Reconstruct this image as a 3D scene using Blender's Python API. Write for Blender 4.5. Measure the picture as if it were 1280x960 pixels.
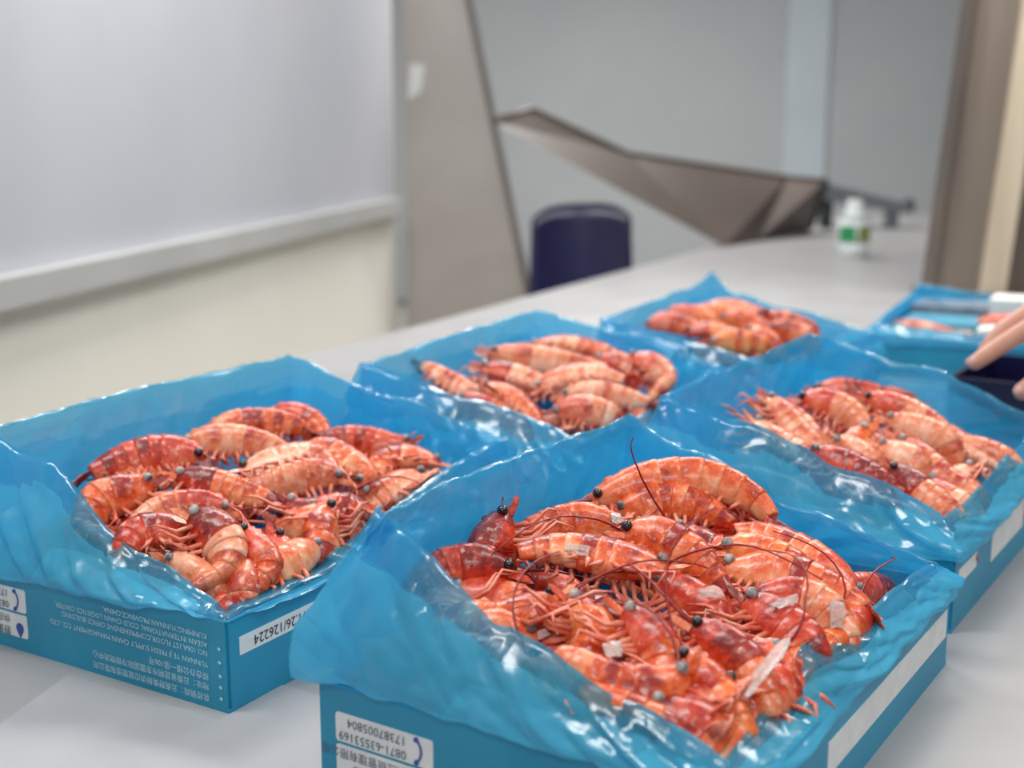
import bpy, math, random
from mathutils import Vector, Matrix, noise

for o in list(bpy.data.objects):
    bpy.data.objects.remove(o, do_unlink=True)
scene = bpy.context.scene
col = scene.collection
TZ = 0.76                       # height of the table top above the floor

# ------------------------------------------------------------------ camera
cam_d = bpy.data.cameras.new('camera')
cam = bpy.data.objects.new('camera', cam_d)
col.objects.link(cam)
cam.location = (0, 0, TZ + 0.477)
cam.rotation_euler = (math.radians(90 - 11.147), 0, 0)
cam_d.sensor_width = 36.0
cam_d.lens = 1624.0 / 1280.0 * 36.0
cam_d.clip_start = 0.02
cam_d.dof.use_dof = True
cam_d.dof.focus_distance = 1.08
cam_d.dof.aperture_fstop = 4.0
scene.camera = cam

# ------------------------------------------------------------------ world, lamps, exposure
world = bpy.data.worlds.new('world')
scene.world = world
world.use_nodes = True
bg = world.node_tree.nodes['Background']
bg.inputs[0].default_value = (0.95, 0.97, 1.0, 1)
bg.inputs[1].default_value = 0.24


def area(name, loc, size, power, color=(1, 1, 1), aim=None):
    d = bpy.data.lights.new(name, 'AREA')
    d.shape = 'RECTANGLE'
    d.size, d.size_y = size
    d.energy = power
    d.color = color
    o = bpy.data.objects.new(name, d)
    col.objects.link(o)
    o.location = loc
    if aim:
        o.rotation_euler = (Vector(aim) - Vector(loc)).to_track_quat('-Z', 'Y').to_euler()
    return o


# hall ceiling lamps; the first, behind the camera, is added to brighten box fronts
for i, (x, y, p) in enumerate(((0.2, -1.9, 48), (-0.9, 0.9, 31), (1.4, 0.6, 27), (-0.5, 3.2, 52), (1.4, 3.2, 54), (0.6, 6.6, 92))):
    area('overhead_light', (x, y, 2.95), (1.3, 0.35), p, (1.0, 0.98, 0.95))
scene.view_settings.view_transform = 'Standard'
scene.view_settings.look = 'None'
scene.view_settings.gamma = 1.0
scene.view_settings.use_curve_mapping = False
scene.view_settings.exposure = 0.0


# ------------------------------------------------------------------ helpers
def srgb(r, g, b):
    def f(c):
        c /= 255.0
        return c / 12.92 if c <= 0.04045 else ((c + 0.055) / 1.055) ** 2.4
    return (f(r), f(g), f(b), 1.0)


def node_mat(name):
    m = bpy.data.materials.new(name)
    m.use_nodes = True
    nt = m.node_tree
    return m, nt, nt.nodes['Principled BSDF']


def noise_mat(name, c1, c2, scale=4.0, rough=0.5, bump=0.0, bscale=60.0, metal=0.0, detail=4.0, spec=0.5, coat=0.0, stretch=None):
    m, nt, p = node_mat(name)
    tc = nt.nodes.new('ShaderNodeTexCoord')
    src = tc.outputs['Object']
    if stretch:
        mp = nt.nodes.new('ShaderNodeMapping')
        mp.inputs['Scale'].default_value = stretch
        nt.links.new(src, mp.inputs['Vector'])
        src = mp.outputs['Vector']
    n = nt.nodes.new('ShaderNodeTexNoise')
    n.inputs['Scale'].default_value = scale
    n.inputs['Detail'].default_value = detail
    r = nt.nodes.new('ShaderNodeValToRGB')
    r.color_ramp.elements[0].position = 0.35
    r.color_ramp.elements[1].position = 0.65
    r.color_ramp.elements[0].color = c1
    r.color_ramp.elements[1].color = c2
    nt.links.new(src, n.inputs['Vector'])
    nt.links.new(n.outputs['Fac'], r.inputs['Fac'])
    nt.links.new(r.outputs['Color'], p.inputs['Base Color'])
    p.inputs['Roughness'].default_value = rough
    p.inputs['Metallic'].default_value = metal
    p.inputs['Specular IOR Level'].default_value = spec
    p.inputs['Coat Weight'].default_value = coat
    if bump:
        n2 = nt.nodes.new('ShaderNodeTexNoise')
        n2.inputs['Scale'].default_value = bscale
        n2.inputs['Detail'].default_value = 4
        b = nt.nodes.new('ShaderNodeBump')
        b.inputs['Strength'].default_value = bump
        b.inputs['Distance'].default_value = 0.002
        nt.links.new(src, n2.inputs['Vector'])
        nt.links.new(n2.outputs['Fac'], b.inputs['Height'])
        nt.links.new(b.outputs['Normal'], p.inputs['Normal'])
    return m


def mesh_obj(name, verts, faces, mat, parent=None, base=(0, 0, 0), smooth=False, attr=None):
    """verts in world space; base = world location of the thing the mesh belongs to."""
    bx, by, bz = base
    me = bpy.data.meshes.new(name)
    me.from_pydata([(v[0] - bx, v[1] - by, v[2] - bz) for v in verts], [], faces)
    if smooth:
        me.polygons.foreach_set('use_smooth', [True] * len(me.polygons))
    if attr is not None:
        a = me.attributes.new('pale', 'FLOAT', 'POINT')
        a.data.foreach_set('value', attr)
    if mat:
        me.materials.append(mat)
    me.update()
    o = bpy.data.objects.new(name, me)
    col.objects.link(o)
    if parent:
        o.parent = parent
    else:
        o.location = base
    return o


def empty(name, loc, label=None, cat=None, group=None):
    o = bpy.data.objects.new(name, None)
    o.empty_display_size = 0.03
    col.objects.link(o)
    o.location = loc
    if label:
        tag(o, label, cat, group)
    return o


def tag(o, label, cat, group=None):
    o['label'] = label
    o['category'] = cat
    if group:
        o['group'] = group
    return o


def structure(o, label=None):
    o['kind'] = 'structure'
    if label:
        o['label'] = label
    return o


class MB:
    """collects shapes (world space) for one mesh"""
    def __init__(self):
        self.v, self.f = [], []

    def add(self, v, f):
        n = len(self.v)
        self.v += [tuple(p) for p in v]
        self.f += [tuple(i + n for i in q) for q in f]
        return self

    def box(self, o, ax, ay, az):
        """parallelepiped: corner o and three edge vectors"""
        o, ax, ay, az = map(Vector, (o, ax, ay, az))
        v = [o, o + ax, o + ax + ay, o + ay, o + az, o + ax + az, o + ax + ay + az, o + ay + az]
        return self.add(v, [(0, 3, 2, 1), (4, 5, 6, 7), (0, 1, 5, 4), (1, 2, 6, 5), (2, 3, 7, 6), (3, 0, 4, 7)])

    def prism(self, pts, d):
        """polygon pts swept by vector d"""
        n = len(pts)
        d = Vector(d)
        v = [Vector(p) for p in pts] + [Vector(p) + d for p in pts]
        f = [tuple(reversed(range(n))), tuple(range(n, 2 * n))]
        f += [(i, (i + 1) % n, (i + 1) % n + n, i + n) for i in range(n)]
        return self.add(v, f)

    def tube(self, pts, rad, k=6, cap=True):
        pts = [Vector(p) for p in pts]
        n = len(pts)
        v, f = [], []
        up = Vector((0, 0, 1))
        t0 = (pts[1] - pts[0]).normalized()
        if abs(t0.z) > 0.9:
            up = Vector((1, 0, 0))
        for i, p in enumerate(pts):
            t = (pts[min(i + 1, n - 1)] - pts[max(i - 1, 0)]).normalized()
            sx = t.cross(up)
            if sx.length < 1e-4:
                sx = t.orthogonal()
            sx.normalize()
            sy = sx.cross(t).normalized()
            up = sy
            r = rad[i] if isinstance(rad, (list, tuple)) else rad
            for j in range(k):
                a = 2 * math.pi * j / k
                v.append(p + sx * (math.cos(a) * r) + sy * (math.sin(a) * r))
        for i in range(n - 1):
            for j in range(k):
                f.append((i * k + j, i * k + (j + 1) % k, (i + 1) * k + (j + 1) % k, (i + 1) * k + j))
        if cap:
            f.append(tuple(reversed(range(k))))
            f.append(tuple(range((n - 1) * k, n * k)))
        return self.add(v, f)

    def ball(self, c, r, k=10, rings=7, squash=(1, 1, 1)):
        c = Vector(c)
        v = [c + Vector((0, 0, r * squash[2]))]
        for i in range(1, rings):
            th = math.pi * i / rings
            for j in range(k):
                a = 2 * math.pi * j / k
                v.append(c + Vector((r * squash[0] * math.sin(th) * math.cos(a), r * squash[1] * math.sin(th) * math.sin(a), r * squash[2] * math.cos(th))))
        v.append(c - Vector((0, 0, r * squash[2])))
        f = [(0, 1 + j, 1 + (j + 1) % k) for j in range(k)]
        for i in range(rings - 2):
            for j in range(k):
                f.append((1 + i * k + j, 1 + (i + 1) * k + j, 1 + (i + 1) * k + (j + 1) % k, 1 + i * k + (j + 1) % k))
        b = len(v) - 1
        s = 1 + (rings - 2) * k
        f += [(b, s + (j + 1) % k, s + j) for j in range(k)]
        return self.add(v, f)

    def lathe(self, c, prof, k=24):
        c = Vector(c)
        v, f = [], []
        for r, z in prof:
            for j in range(k):
                a = 2 * math.pi * j / k
                v.append(c + Vector((r * math.cos(a), r * math.sin(a), z)))
        for i in range(len(prof) - 1):
            for j in range(k):
                f.append((i * k + j, i * k + (j + 1) % k, (i + 1) * k + (j + 1) % k, (i + 1) * k + j))
        f.append(tuple(reversed(range(k))))
        f.append(tuple(range((len(prof) - 1) * k, len(prof) * k)))
        return self.add(v, f)

    def build(self, name, mat, parent=None, base=(0, 0, 0), smooth=False):
        return mesh_obj(name, self.v, self.f, mat, parent, base, smooth)


# ------------------------------------------------------------------ materials
M = {}
M['floor'] = noise_mat('floor_vinyl', srgb(196, 192, 184), srgb(204, 200, 192), 3, 0.45)
M['wall'] = noise_mat('wall_paint', srgb(186, 191, 194), srgb(192, 196, 199), 1.5, 0.7)
M['wall_panel'] = noise_mat('wall_panel', srgb(182, 185, 193), srgb(190, 192, 199), 1.2, 0.45)
M['wall_cream'] = noise_mat('wall_cream', srgb(236, 234, 224), srgb(242, 240, 231), 1.2, 0.5)
M['ledge'] = noise_mat('ledge_grey', srgb(172, 173, 172), srgb(182, 183, 182), 2, 0.5)
M['partition'] = noise_mat('partition_grey', srgb(176, 170, 166), srgb(188, 182, 178), 2.0, 0.4)
M['partition_edge'] = noise_mat('partition_edge', srgb(112, 106, 104), srgb(124, 118, 115), 3, 0.5)
M['white_trim'] = noise_mat('white_trim', srgb(200, 211, 219), srgb(206, 217, 225), 2, 0.5)
M['table'] = noise_mat('table_white', srgb(150, 149, 150), srgb(160, 159, 159), 5.0, 0.35, detail=6)
M['sheet'] = noise_mat('sheet_white', srgb(158, 158, 161), srgb(166, 166, 168), 9.0, 0.5, 0.15, 40)
M['card'] = noise_mat('blue_card', srgb(28, 136, 172), srgb(36, 148, 184), 9.0, 0.42, 0.06, 300)
M['card_raw'] = noise_mat('card_edge', srgb(120, 150, 165), srgb(150, 170, 180), 30.0, 0.8)
M['sticker'] = noise_mat('sticker_paper', srgb(222, 224, 224), srgb(232, 233, 232), 60.0, 0.55)
M['ink'] = noise_mat('ink_grey', srgb(70, 92, 112), srgb(80, 100, 120), 60.0, 0.6)
M['ink_black'] = noise_mat('ink_black', srgb(40, 44, 48), srgb(50, 54, 58), 60.0, 0.6)
M['ink_blue'] = noise_mat('ink_blue', srgb(44, 76, 150), srgb(54, 86, 160), 60.0, 0.6)
M['print_white'] = noise_mat('print_white', srgb(176, 214, 226), srgb(190, 222, 232), 60.0, 0.6)
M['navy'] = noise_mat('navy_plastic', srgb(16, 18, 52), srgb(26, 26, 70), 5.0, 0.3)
M['brown_metal'] = noise_mat('brown_metal', srgb(80, 69, 63), srgb(94, 82, 75), 2.0, 0.5, metal=0.0)
M['brown_edge'] = noise_mat('brown_edge', srgb(84, 74, 68), srgb(96, 84, 78), 2.0, 0.45)
M['dark'] = noise_mat('dark_rubber', srgb(38, 46, 44), srgb(48, 56, 54), 8.0, 0.6)
M['grey_metal'] = noise_mat('grey_metal', srgb(128, 134, 138), srgb(140, 146, 150), 3.0, 0.35, metal=0.5)
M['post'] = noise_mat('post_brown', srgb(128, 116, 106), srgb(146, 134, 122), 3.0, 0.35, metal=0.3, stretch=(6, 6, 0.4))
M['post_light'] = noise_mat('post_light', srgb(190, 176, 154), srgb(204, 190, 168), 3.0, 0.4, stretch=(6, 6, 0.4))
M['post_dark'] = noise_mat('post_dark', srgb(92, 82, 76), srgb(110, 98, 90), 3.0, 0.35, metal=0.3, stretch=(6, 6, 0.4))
M['clear_plastic'] = noise_mat('clear_plastic', srgb(214, 222, 222), srgb(226, 232, 232), 6.0, 0.2)
M['green'] = noise_mat('green_print', srgb(30, 140, 84), srgb(44, 156, 98), 12.0, 0.4)
M['olive'] = noise_mat('olive_print', srgb(120, 128, 60), srgb(136, 142, 76), 12.0, 0.4)
M['skin'] = noise_mat('skin', srgb(186, 132, 112), srgb(204, 150, 130), 18.0, 0.45, 0.1, 200)
M['nail'] = noise_mat('nail', srgb(218, 172, 160), srgb(226, 182, 170), 30.0, 0.3)
M['sleeve'] = noise_mat('sleeve_navy', srgb(18, 26, 58), srgb(24, 32, 70), 40.0, 0.9, 0.3, 300)
M['film_solid'] = noise_mat('film_pack', srgb(70, 150, 180), srgb(96, 172, 198), 20.0, 0.25)
M['grey_film'] = noise_mat('grey_film_pack', srgb(100, 112, 128), srgb(140, 150, 162), 20.0, 0.25)
M['paper'] = noise_mat('paper_white', srgb(226, 224, 216), srgb(236, 234, 228), 20.0, 0.6)
M['cream_pack'] = noise_mat('cream_pack', srgb(206, 190, 166), srgb(220, 206, 184), 30.0, 0.6)


def film_mat():
    m = bpy.data.materials.new('blue_film')
    m.use_nodes = True
    nt = m.node_tree
    nt.nodes.clear()
    out = nt.nodes.new('ShaderNodeOutputMaterial')
    tr = nt.nodes.new('ShaderNodeBsdfTransparent')
    tr.inputs[0].default_value = (0.54, 0.83, 0.96, 1)
    df = nt.nodes.new('ShaderNodeBsdfDiffuse')
    df.inputs[0].default_value = srgb(86, 198, 234)
    tl = nt.nodes.new('ShaderNodeBsdfTranslucent')
    tl.inputs[0].default_value = srgb(76, 198, 240)
    gl = nt.nodes.new('ShaderNodeBsdfGlossy')
    gl.inputs['Roughness'].default_value = 0.17
    gl.inputs['Color'].default_value = (1, 1, 1, 1)
    tc = nt.nodes.new('ShaderNodeTexCoord')
    # crumpled film: flat facets that meet in sharp creases
    n1 = nt.nodes.new('ShaderNodeTexNoise')
    n1.inputs['Scale'].default_value = 9
    n1.inputs['Detail'].default_value = 2
    nt.links.new(tc.outputs['Object'], n1.inputs['Vector'])
    wv = nt.nodes.new('ShaderNodeVectorMath')
    wv.operation = 'MULTIPLY_ADD'
    wv.inputs[1].default_value = (0.10, 0.10, 0.10)
    nt.links.new(n1.outputs['Color'], wv.inputs[0])
    nt.links.new(tc.outputs['Object'], wv.inputs[2])
    mpb = nt.nodes.new('ShaderNodeMapping')
    mpb.inputs['Scale'].default_value = (1.0, 0.5, 1.1)
    mpb.inputs['Rotation'].default_value = (0.4, 0.2, 0.6)
    nt.links.new(wv.outputs['Vector'], mpb.inputs['Vector'])
    v1 = nt.nodes.new('ShaderNodeTexVoronoi')
    v1.feature = 'DISTANCE_TO_EDGE'
    v1.inputs['Scale'].default_value = 15
    nt.links.new(mpb.outputs['Vector'], v1.inputs['Vector'])
    b = nt.nodes.new('ShaderNodeBump')
    b.inputs['Strength'].default_value = 0.27
    b.inputs['Distance'].default_value = 0.02
    nt.links.new(v1.outputs['Distance'], b.inputs['Height'])
    for s in (df, tl, gl):
        nt.links.new(b.outputs['Normal'], s.inputs['Normal'])
    m1 = nt.nodes.new('ShaderNodeMixShader')
    m1.inputs[0].default_value = 0.45
    nt.links.new(df.outputs[0], m1.inputs[1])
    nt.links.new(tl.outputs[0], m1.inputs[2])
    m2 = nt.nodes.new('ShaderNodeMixShader')
    # share of light the film scatters: folded-over patches are two layers thick
    vo = nt.nodes.new('ShaderNodeTexVoronoi')
    vo.inputs['Scale'].default_value = 11
    vo.inputs['Randomness'].default_value = 1.0
    mpv = nt.nodes.new('ShaderNodeMapping')
    mpv.inputs['Scale'].default_value = (1.0, 0.55, 1.5)
    mpv.inputs['Rotation'].default_value = (0.3, 0.5, 0.8)
    nt.links.new(tc.outputs['Object'], mpv.inputs['Vector'])
    nt.links.new(mpv.outputs['Vector'], vo.inputs['Vector'])
    sp_ = nt.nodes.new('ShaderNodeSeparateColor')
    nt.links.new(vo.outputs['Color'], sp_.inputs[0])
    sa = nt.nodes.new('ShaderNodeMath')
    sa.operation = 'MULTIPLY_ADD'
    sa.inputs[1].default_value = 0.20
    sa.inputs[2].default_value = 0.24
    nt.links.new(sp_.outputs[0], sa.inputs[0])
    la_ = nt.nodes.new('ShaderNodeAttribute')
    la_.attribute_name = 'pale'                 # number of film layers folded together
    lr = nt.nodes.new('ShaderNodeValToRGB')     # a clean edge where the folded flap ends
    lr.color_ramp.elements[0].color = (0, 0, 0, 1)
    lr.color_ramp.elements[1].position = 0.56
    for ps_, vl in ((0.25, 0.25), (0.48, 0.25)):
        el = lr.color_ramp.elements.new(ps_)
        el.color = (vl, vl, vl, 1)
    nt.links.new(la_.outputs['Fac'], lr.inputs['Fac'])
    sb_ = nt.nodes.new('ShaderNodeMath')
    sb_.operation = 'MULTIPLY_ADD'
    sb_.inputs[1].default_value = 0.42
    nt.links.new(lr.outputs['Color'], sb_.inputs[0])
    nt.links.new(sa.outputs[0], sb_.inputs[2])
    nt.links.new(sb_.outputs[0], m2.inputs[0])
    nt.links.new(tr.outputs[0], m2.inputs[1])
    nt.links.new(m1.outputs[0], m2.inputs[2])
    lw = nt.nodes.new('ShaderNodeLayerWeight')
    lw.inputs['Blend'].default_value = 0.5
    nt.links.new(b.outputs['Normal'], lw.inputs['Normal'])
    pw = nt.nodes.new('ShaderNodeMath')
    pw.operation = 'POWER'
    pw.inputs[1].default_value = 4.0
    nt.links.new(lw.outputs['Facing'], pw.inputs[0])
    fr = nt.nodes.new('ShaderNodeMath')
    fr.operation = 'MULTIPLY_ADD'
    fr.inputs[1].default_value = 0.16
    fr.inputs[2].default_value = 0.045
    nt.links.new(pw.outputs[0], fr.inputs[0])
    m3 = nt.nodes.new('ShaderNodeMixShader')
    nt.links.new(fr.outputs[0], m3.inputs[0])
    nt.links.new(m2.outputs[0], m3.inputs[1])
    nt.links.new(gl.outputs[0], m3.inputs[2])
    nt.links.new(m3.outputs[0], out.inputs[0])
    return m


M['film'] = film_mat()


def shell_mat(name, deep, mid, pale, palebias, rough=0.34):
    """cooked-red prawn shell: red to orange mottling, pale lower flanks and plate rims, a little frost"""
    m, nt, p = node_mat(name)
    tc = nt.nodes.new('ShaderNodeTexCoord')
    oi = nt.nodes.new('ShaderNodeObjectInfo')
    at = nt.nodes.new('ShaderNodeAttribute')
    at.attribute_name = 'pale'
    n = nt.nodes.new('ShaderNodeTexNoise')
    n.noise_dimensions = '4D'
    n.inputs['Scale'].default_value = 45
    n.inputs['Detail'].default_value = 5
    n.inputs['Roughness'].default_value = 0.7
    sc = nt.nodes.new('ShaderNodeMath')
    sc.operation = 'MULTIPLY'
    sc.inputs[1].default_value = 40
    nt.links.new(oi.outputs['Random'], sc.inputs[0])
    nt.links.new(sc.outputs[0], n.inputs['W'])
    nt.links.new(tc.outputs['Object'], n.inputs['Vector'])
    ad = nt.nodes.new('ShaderNodeMath')
    ad.operation = 'MULTIPLY_ADD'
    nt.links.new(at.outputs['Fac'], ad.inputs[0])
    ad.inputs[1].default_value = 0.30
    nt.links.new(n.outputs['Fac'], ad.inputs[2])
    rv = nt.nodes.new('ShaderNodeMath')
    rv.operation = 'MULTIPLY_ADD'
    nt.links.new(oi.outputs['Random'], rv.inputs[0])
    rv.inputs[1].default_value = 0.26
    nt.links.new(ad.outputs[0], rv.inputs[2])
    sb = nt.nodes.new('ShaderNodeMath')
    sb.operation = 'ADD'
    nt.links.new(rv.outputs[0], sb.inputs[0])
    sb.inputs[1].default_value = palebias
    r = nt.nodes.new('ShaderNodeValToRGB')
    e = r.color_ramp.elements
    e[0].position = 0.40
    e[0].color = deep
    e[1].position = 0.92
    e[1].color = pale
    x = e.new(0.58)
    x.color = mid
    nt.links.new(sb.outputs[0], r.inputs['Fac'])
    # frost specks
    f = nt.nodes.new('ShaderNodeTexNoise')
    f.inputs['Scale'].default_value = 150
    f.inputs['Detail'].default_value = 3
    nt.links.new(tc.outputs['Object'], f.inputs['Vector'])
    fr = nt.nodes.new('ShaderNodeValToRGB')
    fr.color_ramp.elements[0].position = 0.60
    fr.color_ramp.elements[1].position = 0.74
    nt.links.new(f.outputs['Fac'], fr.inputs['Fac'])
    fm = nt.nodes.new('ShaderNodeMath')
    fm.operation = 'MULTIPLY'
    fm.inputs[1].default_value = 0.55
    nt.links.new(fr.outputs['Color'], fm.inputs[0])
    mx = nt.nodes.new('ShaderNodeMixRGB')
    nt.links.new(fm.outputs[0], mx.inputs[0])
    nt.links.new(r.outputs['Color'], mx.inputs[1])
    mx.inputs[2].default_value = srgb(244, 208, 192)
    nt.links.new(mx.outputs[0], p.inputs['Base Color'])
    p.inputs['Roughness'].default_value = rough
    p.inputs['Specular IOR Level'].default_value = 0.55
    p.inputs['Coat Weight'].default_value = 0.25
    p.inputs['Coat Roughness'].default_value = 0.15
    p.inputs['Subsurface Weight'].default_value = 0.0
    p.inputs['Subsurface Radius'].default_value = (0.012, 0.004, 0.002)
    b = nt.nodes.new('ShaderNodeBump')
    b.inputs['Strength'].default_value = 0.45
    b.inputs['Distance'].default_value = 0.0025
    nt.links.new(n.outputs['Fac'], b.inputs['Height'])
    b2 = nt.nodes.new('ShaderNodeBump')
    b2.inputs['Strength'].default_value = 0.6
    b2.inputs['Distance'].default_value = 0.0015
    nt.links.new(f.outputs['Fac'], b2.inputs['Height'])
    nt.links.new(b.outputs['Normal'], b2.inputs['Normal'])
    nt.links.new(b2.outputs['Normal'], p.inputs['Normal'])
    return m


M['shell_orange'] = shell_mat('shell_orange', srgb(148, 24, 8), srgb(226, 92, 36), srgb(250, 192, 146), -0.13)
M['shell_red'] = shell_mat('shell_red', srgb(122, 10, 6), srgb(206, 56, 24), srgb(240, 146, 108), -0.13)
M['shell_pink'] = shell_mat('shell_pink', srgb(176, 44, 24), srgb(232, 132, 88), srgb(250, 216, 188), -0.09)
M['shell_amber'] = shell_mat('shell_amber', srgb(176, 40, 12), srgb(232, 104, 34), srgb(246, 180, 110), -0.12)
M['leg'] = noise_mat('shrimp_leg', srgb(206, 80, 60), srgb(240, 160, 130), 70.0, 0.35)
M['antenna'] = noise_mat('shrimp_antenna', srgb(128, 20, 24), srgb(150, 34, 34), 30.0, 0.4)
M['eye_black'] = noise_mat('eye_black', srgb(14, 14, 18), srgb(30, 30, 36), 90.0, 0.12, coat=0.6)
M['eye_grey'] = noise_mat('eye_grey', srgb(60, 60, 66), srgb(186, 182, 178), 130.0, 0.3)
m, nt, p = node_mat('ice')
p.inputs['Base Color'].default_value = (0.95, 0.93, 0.90, 1)
p.inputs['Transmission Weight'].default_value = 0.75
p.inputs['Roughness'].default_value = 0.22
p.inputs['IOR'].default_value = 1.31
M['ice'] = m

# ------------------------------------------------------------------ the room
structure(MB().box((-5, -3, -0.09), (12, 0, 0), (0, 14, 0), (0, 0, 0.05)).build('floor', M['floor']), 'pale vinyl floor of the hall')
structure(MB().box((-5, 9.5, 0), (12, 0, 0), (0, 0.1, 0), (0, 0, 3.2)).build('wall_back', M['wall']), 'plain bluish grey back wall')
structure(MB().box((1.94, 9.44, 0), (0.30, 0, 0), (0, 0.055, 0), (0, 0, 3.2)).build('trim_1', M['white_trim']), 'pale vertical strip on the back wall')
# left wall runs away from the camera: cream below, ledge, pale panel above
wd = Vector((0.571, 3.24, 0)).normalized()
wn = Vector((-wd.y, wd.x, 0))
w0 = Vector((-1.088, 2.76, 0)) - wd * 2.4
wl = 2.4 + 3.29
structure(MB().box(w0 + wn * 0.02, wd * wl, wn * 0.12, (0, 0, 3.2)).build('wall_left', M['wall_cream']), 'cream wall along the left side')
structure(MB().box(w0 - wn * 0.0 + Vector((0, 0, 0.93)), wd * (wl - 0.12), wn * 0.02, (0, 0, 2.2)).build('trim_2', M['wall_panel']), 'pale bluish panel on the left wall above the ledge')
structure(MB().box(w0 - wn * 0.05 + Vector((0, 0, 0.865)), wd * (wl - 0.05), wn * 0.07, (0, 0, 0.065)).build('trim_3', M['ledge']), 'grey ledge under the pale wall panel')

# ------------------------------------------------------------------ table
td = Vector((math.cos(math.radians(64)), math.sin(math.radians(64)), 0))
tn = Vector((td.y, -td.x, 0))
t0 = Vector((-0.417, 2.78, 0)) - td * 2.2
t_len, t_wid = 2.2 + 5.6, 1.62
tb = t0 + td * (t_len / 2) + tn * (t_wid / 2)
table = empty('table', (tb.x, tb.y, 0), 'long white table that carries the blue shrimp boxes', 'table')
tbv = Vector((tb.x, tb.y, 0))
MB().box(t0 + Vector((0, 0, TZ - 0.035)), td * t_len, tn * t_wid, (0, 0, 0.035)).build('table_top', M['table'], table, tbv)
MB().box(t0 + td * 0.05 + tn * 0.05 + Vector((0, 0, TZ - 0.10)), td * (t_len - 0.1), tn * (t_wid - 0.1), (0, 0, 0.064)).build('apron', M['table'], table, tbv)
for k in range(4):
    for s in (0.08, t_wid - 0.14):
        q = t0 + td * (0.1 + k * (t_len - 0.26) / 3) + tn * s
        MB().box(q, td * 0.06, tn * 0.06, (0, 0, TZ - 0.1)).build('leg', M['grey_metal'], table, tbv)
sh = [(-0.394, 1.081), (-0.445, 0.86), (-0.40, 0.45), (0.55, 0.45), (0.34, 0.86), (0.10, 0.62), (-0.152, 0.86), (-0.10, 1.0), (-0.2, 1.06), (-0.24, 0.992)]
tag(MB().prism([(x, y, TZ) for x, y in sh], (0, 0, 0.0012)).build('paper_sheet', M['sheet'], None, (0, 0, 0)),
    'thin white sheet lying on the table in front of the boxes', 'paper sheet')

# ------------------------------------------------------------------ cardboard boxes
LA, LB, BH, TH = 0.333, 0.472, 0.080, 0.004
BOX = {  # left corner on the table, angle of the near face
    'left': ((-0.5189, 1.1754), -31), 'front': ((-0.143, 0.892), -33), 'right': ((0.1416, 1.3587), -33),
    'mid': ((-0.205, 1.60), -30), 'far': ((0.13, 2.05), -31), 'side': ((0.706, 2.548), -28)}
BLABEL = {
    'left': 'open blue cardboard box with printed address lines, nearest the cream wall',
    'front': 'open blue cardboard box at the front, with phone stickers on its near face',
    'right': 'open blue cardboard box of pale shrimps beside the hand',
    'mid': 'open blue cardboard box in the middle, behind the left and front boxes',
    'far': 'open blue cardboard box furthest back, with the orange shrimps',
    'side': 'shallow blue cardboard box by the metal column, reached by the hand'}


class Frame:
    def __init__(self, key):
        (x, y), a = BOX[key]
        r = math.radians(a)
        self.o = Vector((x, y, TZ))
        self.A = Vector((math.cos(r), math.sin(r), 0))
        self.B = Vector((-self.A.y, self.A.x, 0))
        self.base = self.o + self.A * (LA / 2) + self.B * (LB / 2)
        self.rot = math.radians(a)

    def p(self, a, b, z):
        return self.o + self.A * a + self.B * b + Vector((0, 0, z))


FR = {k: Frame(k) for k in BOX}


def text_part(name, body, size, mat, parent, base, origin, ex, ez, out, align='CENTER', shear=0):
    """flat print: ex = reading direction, ez = up direction of the letters, out = face normal"""
    cu = bpy.data.curves.new(name, 'FONT')
    cu.body = body
    cu.size = size
    cu.align_x = align
    cu.align_y = 'CENTER'
    cu.extrude = 0.0
    cu.resolution_u = 2
    to = bpy.data.objects.new(name, cu)
    col.objects.link(to)
    dg = bpy.context.evaluated_depsgraph_get()
    me = bpy.data.meshes.new_from_object(to.evaluated_get(dg))
    bpy.data.objects.remove(to, do_unlink=True)
    me.materials.clear()
    me.materials.append(mat)
    for v in me.vertices:
        w = origin + ex * v.co.x + ez * v.co.y + out * 0.0004
        v.co = w - base
    o = bpy.data.objects.new(name, me)
    col.objects.link(o)
    o.parent = parent
    return o


def plate(name, o, ex, ez, w, h, out, mat, parent, base, t=0.0006, r=0.0):
    """thin sticker centred at o"""
    if r:
        pts = []
        for cx_, cz_, a0 in ((w / 2 - r, h / 2 - r, 0), (-w / 2 + r, h / 2 - r, 90), (-w / 2 + r, -h / 2 + r, 180), (w / 2 - r, -h / 2 + r, 270)):
            for k in range(4):
                an = math.radians(a0 + k * 30)
                pts.append(o + ex * (cx_ + r * math.cos(an)) + ez * (cz_ + r * math.sin(an)))
    else:
        pts = [o - ex * (w / 2) - ez * (h / 2), o + ex * (w / 2) - ez * (h / 2), o + ex * (w / 2) + ez * (h / 2), o - ex * (w / 2) + ez * (h / 2)]
    return MB().prism(pts, out * t).build(name, mat, parent, base)


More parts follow.
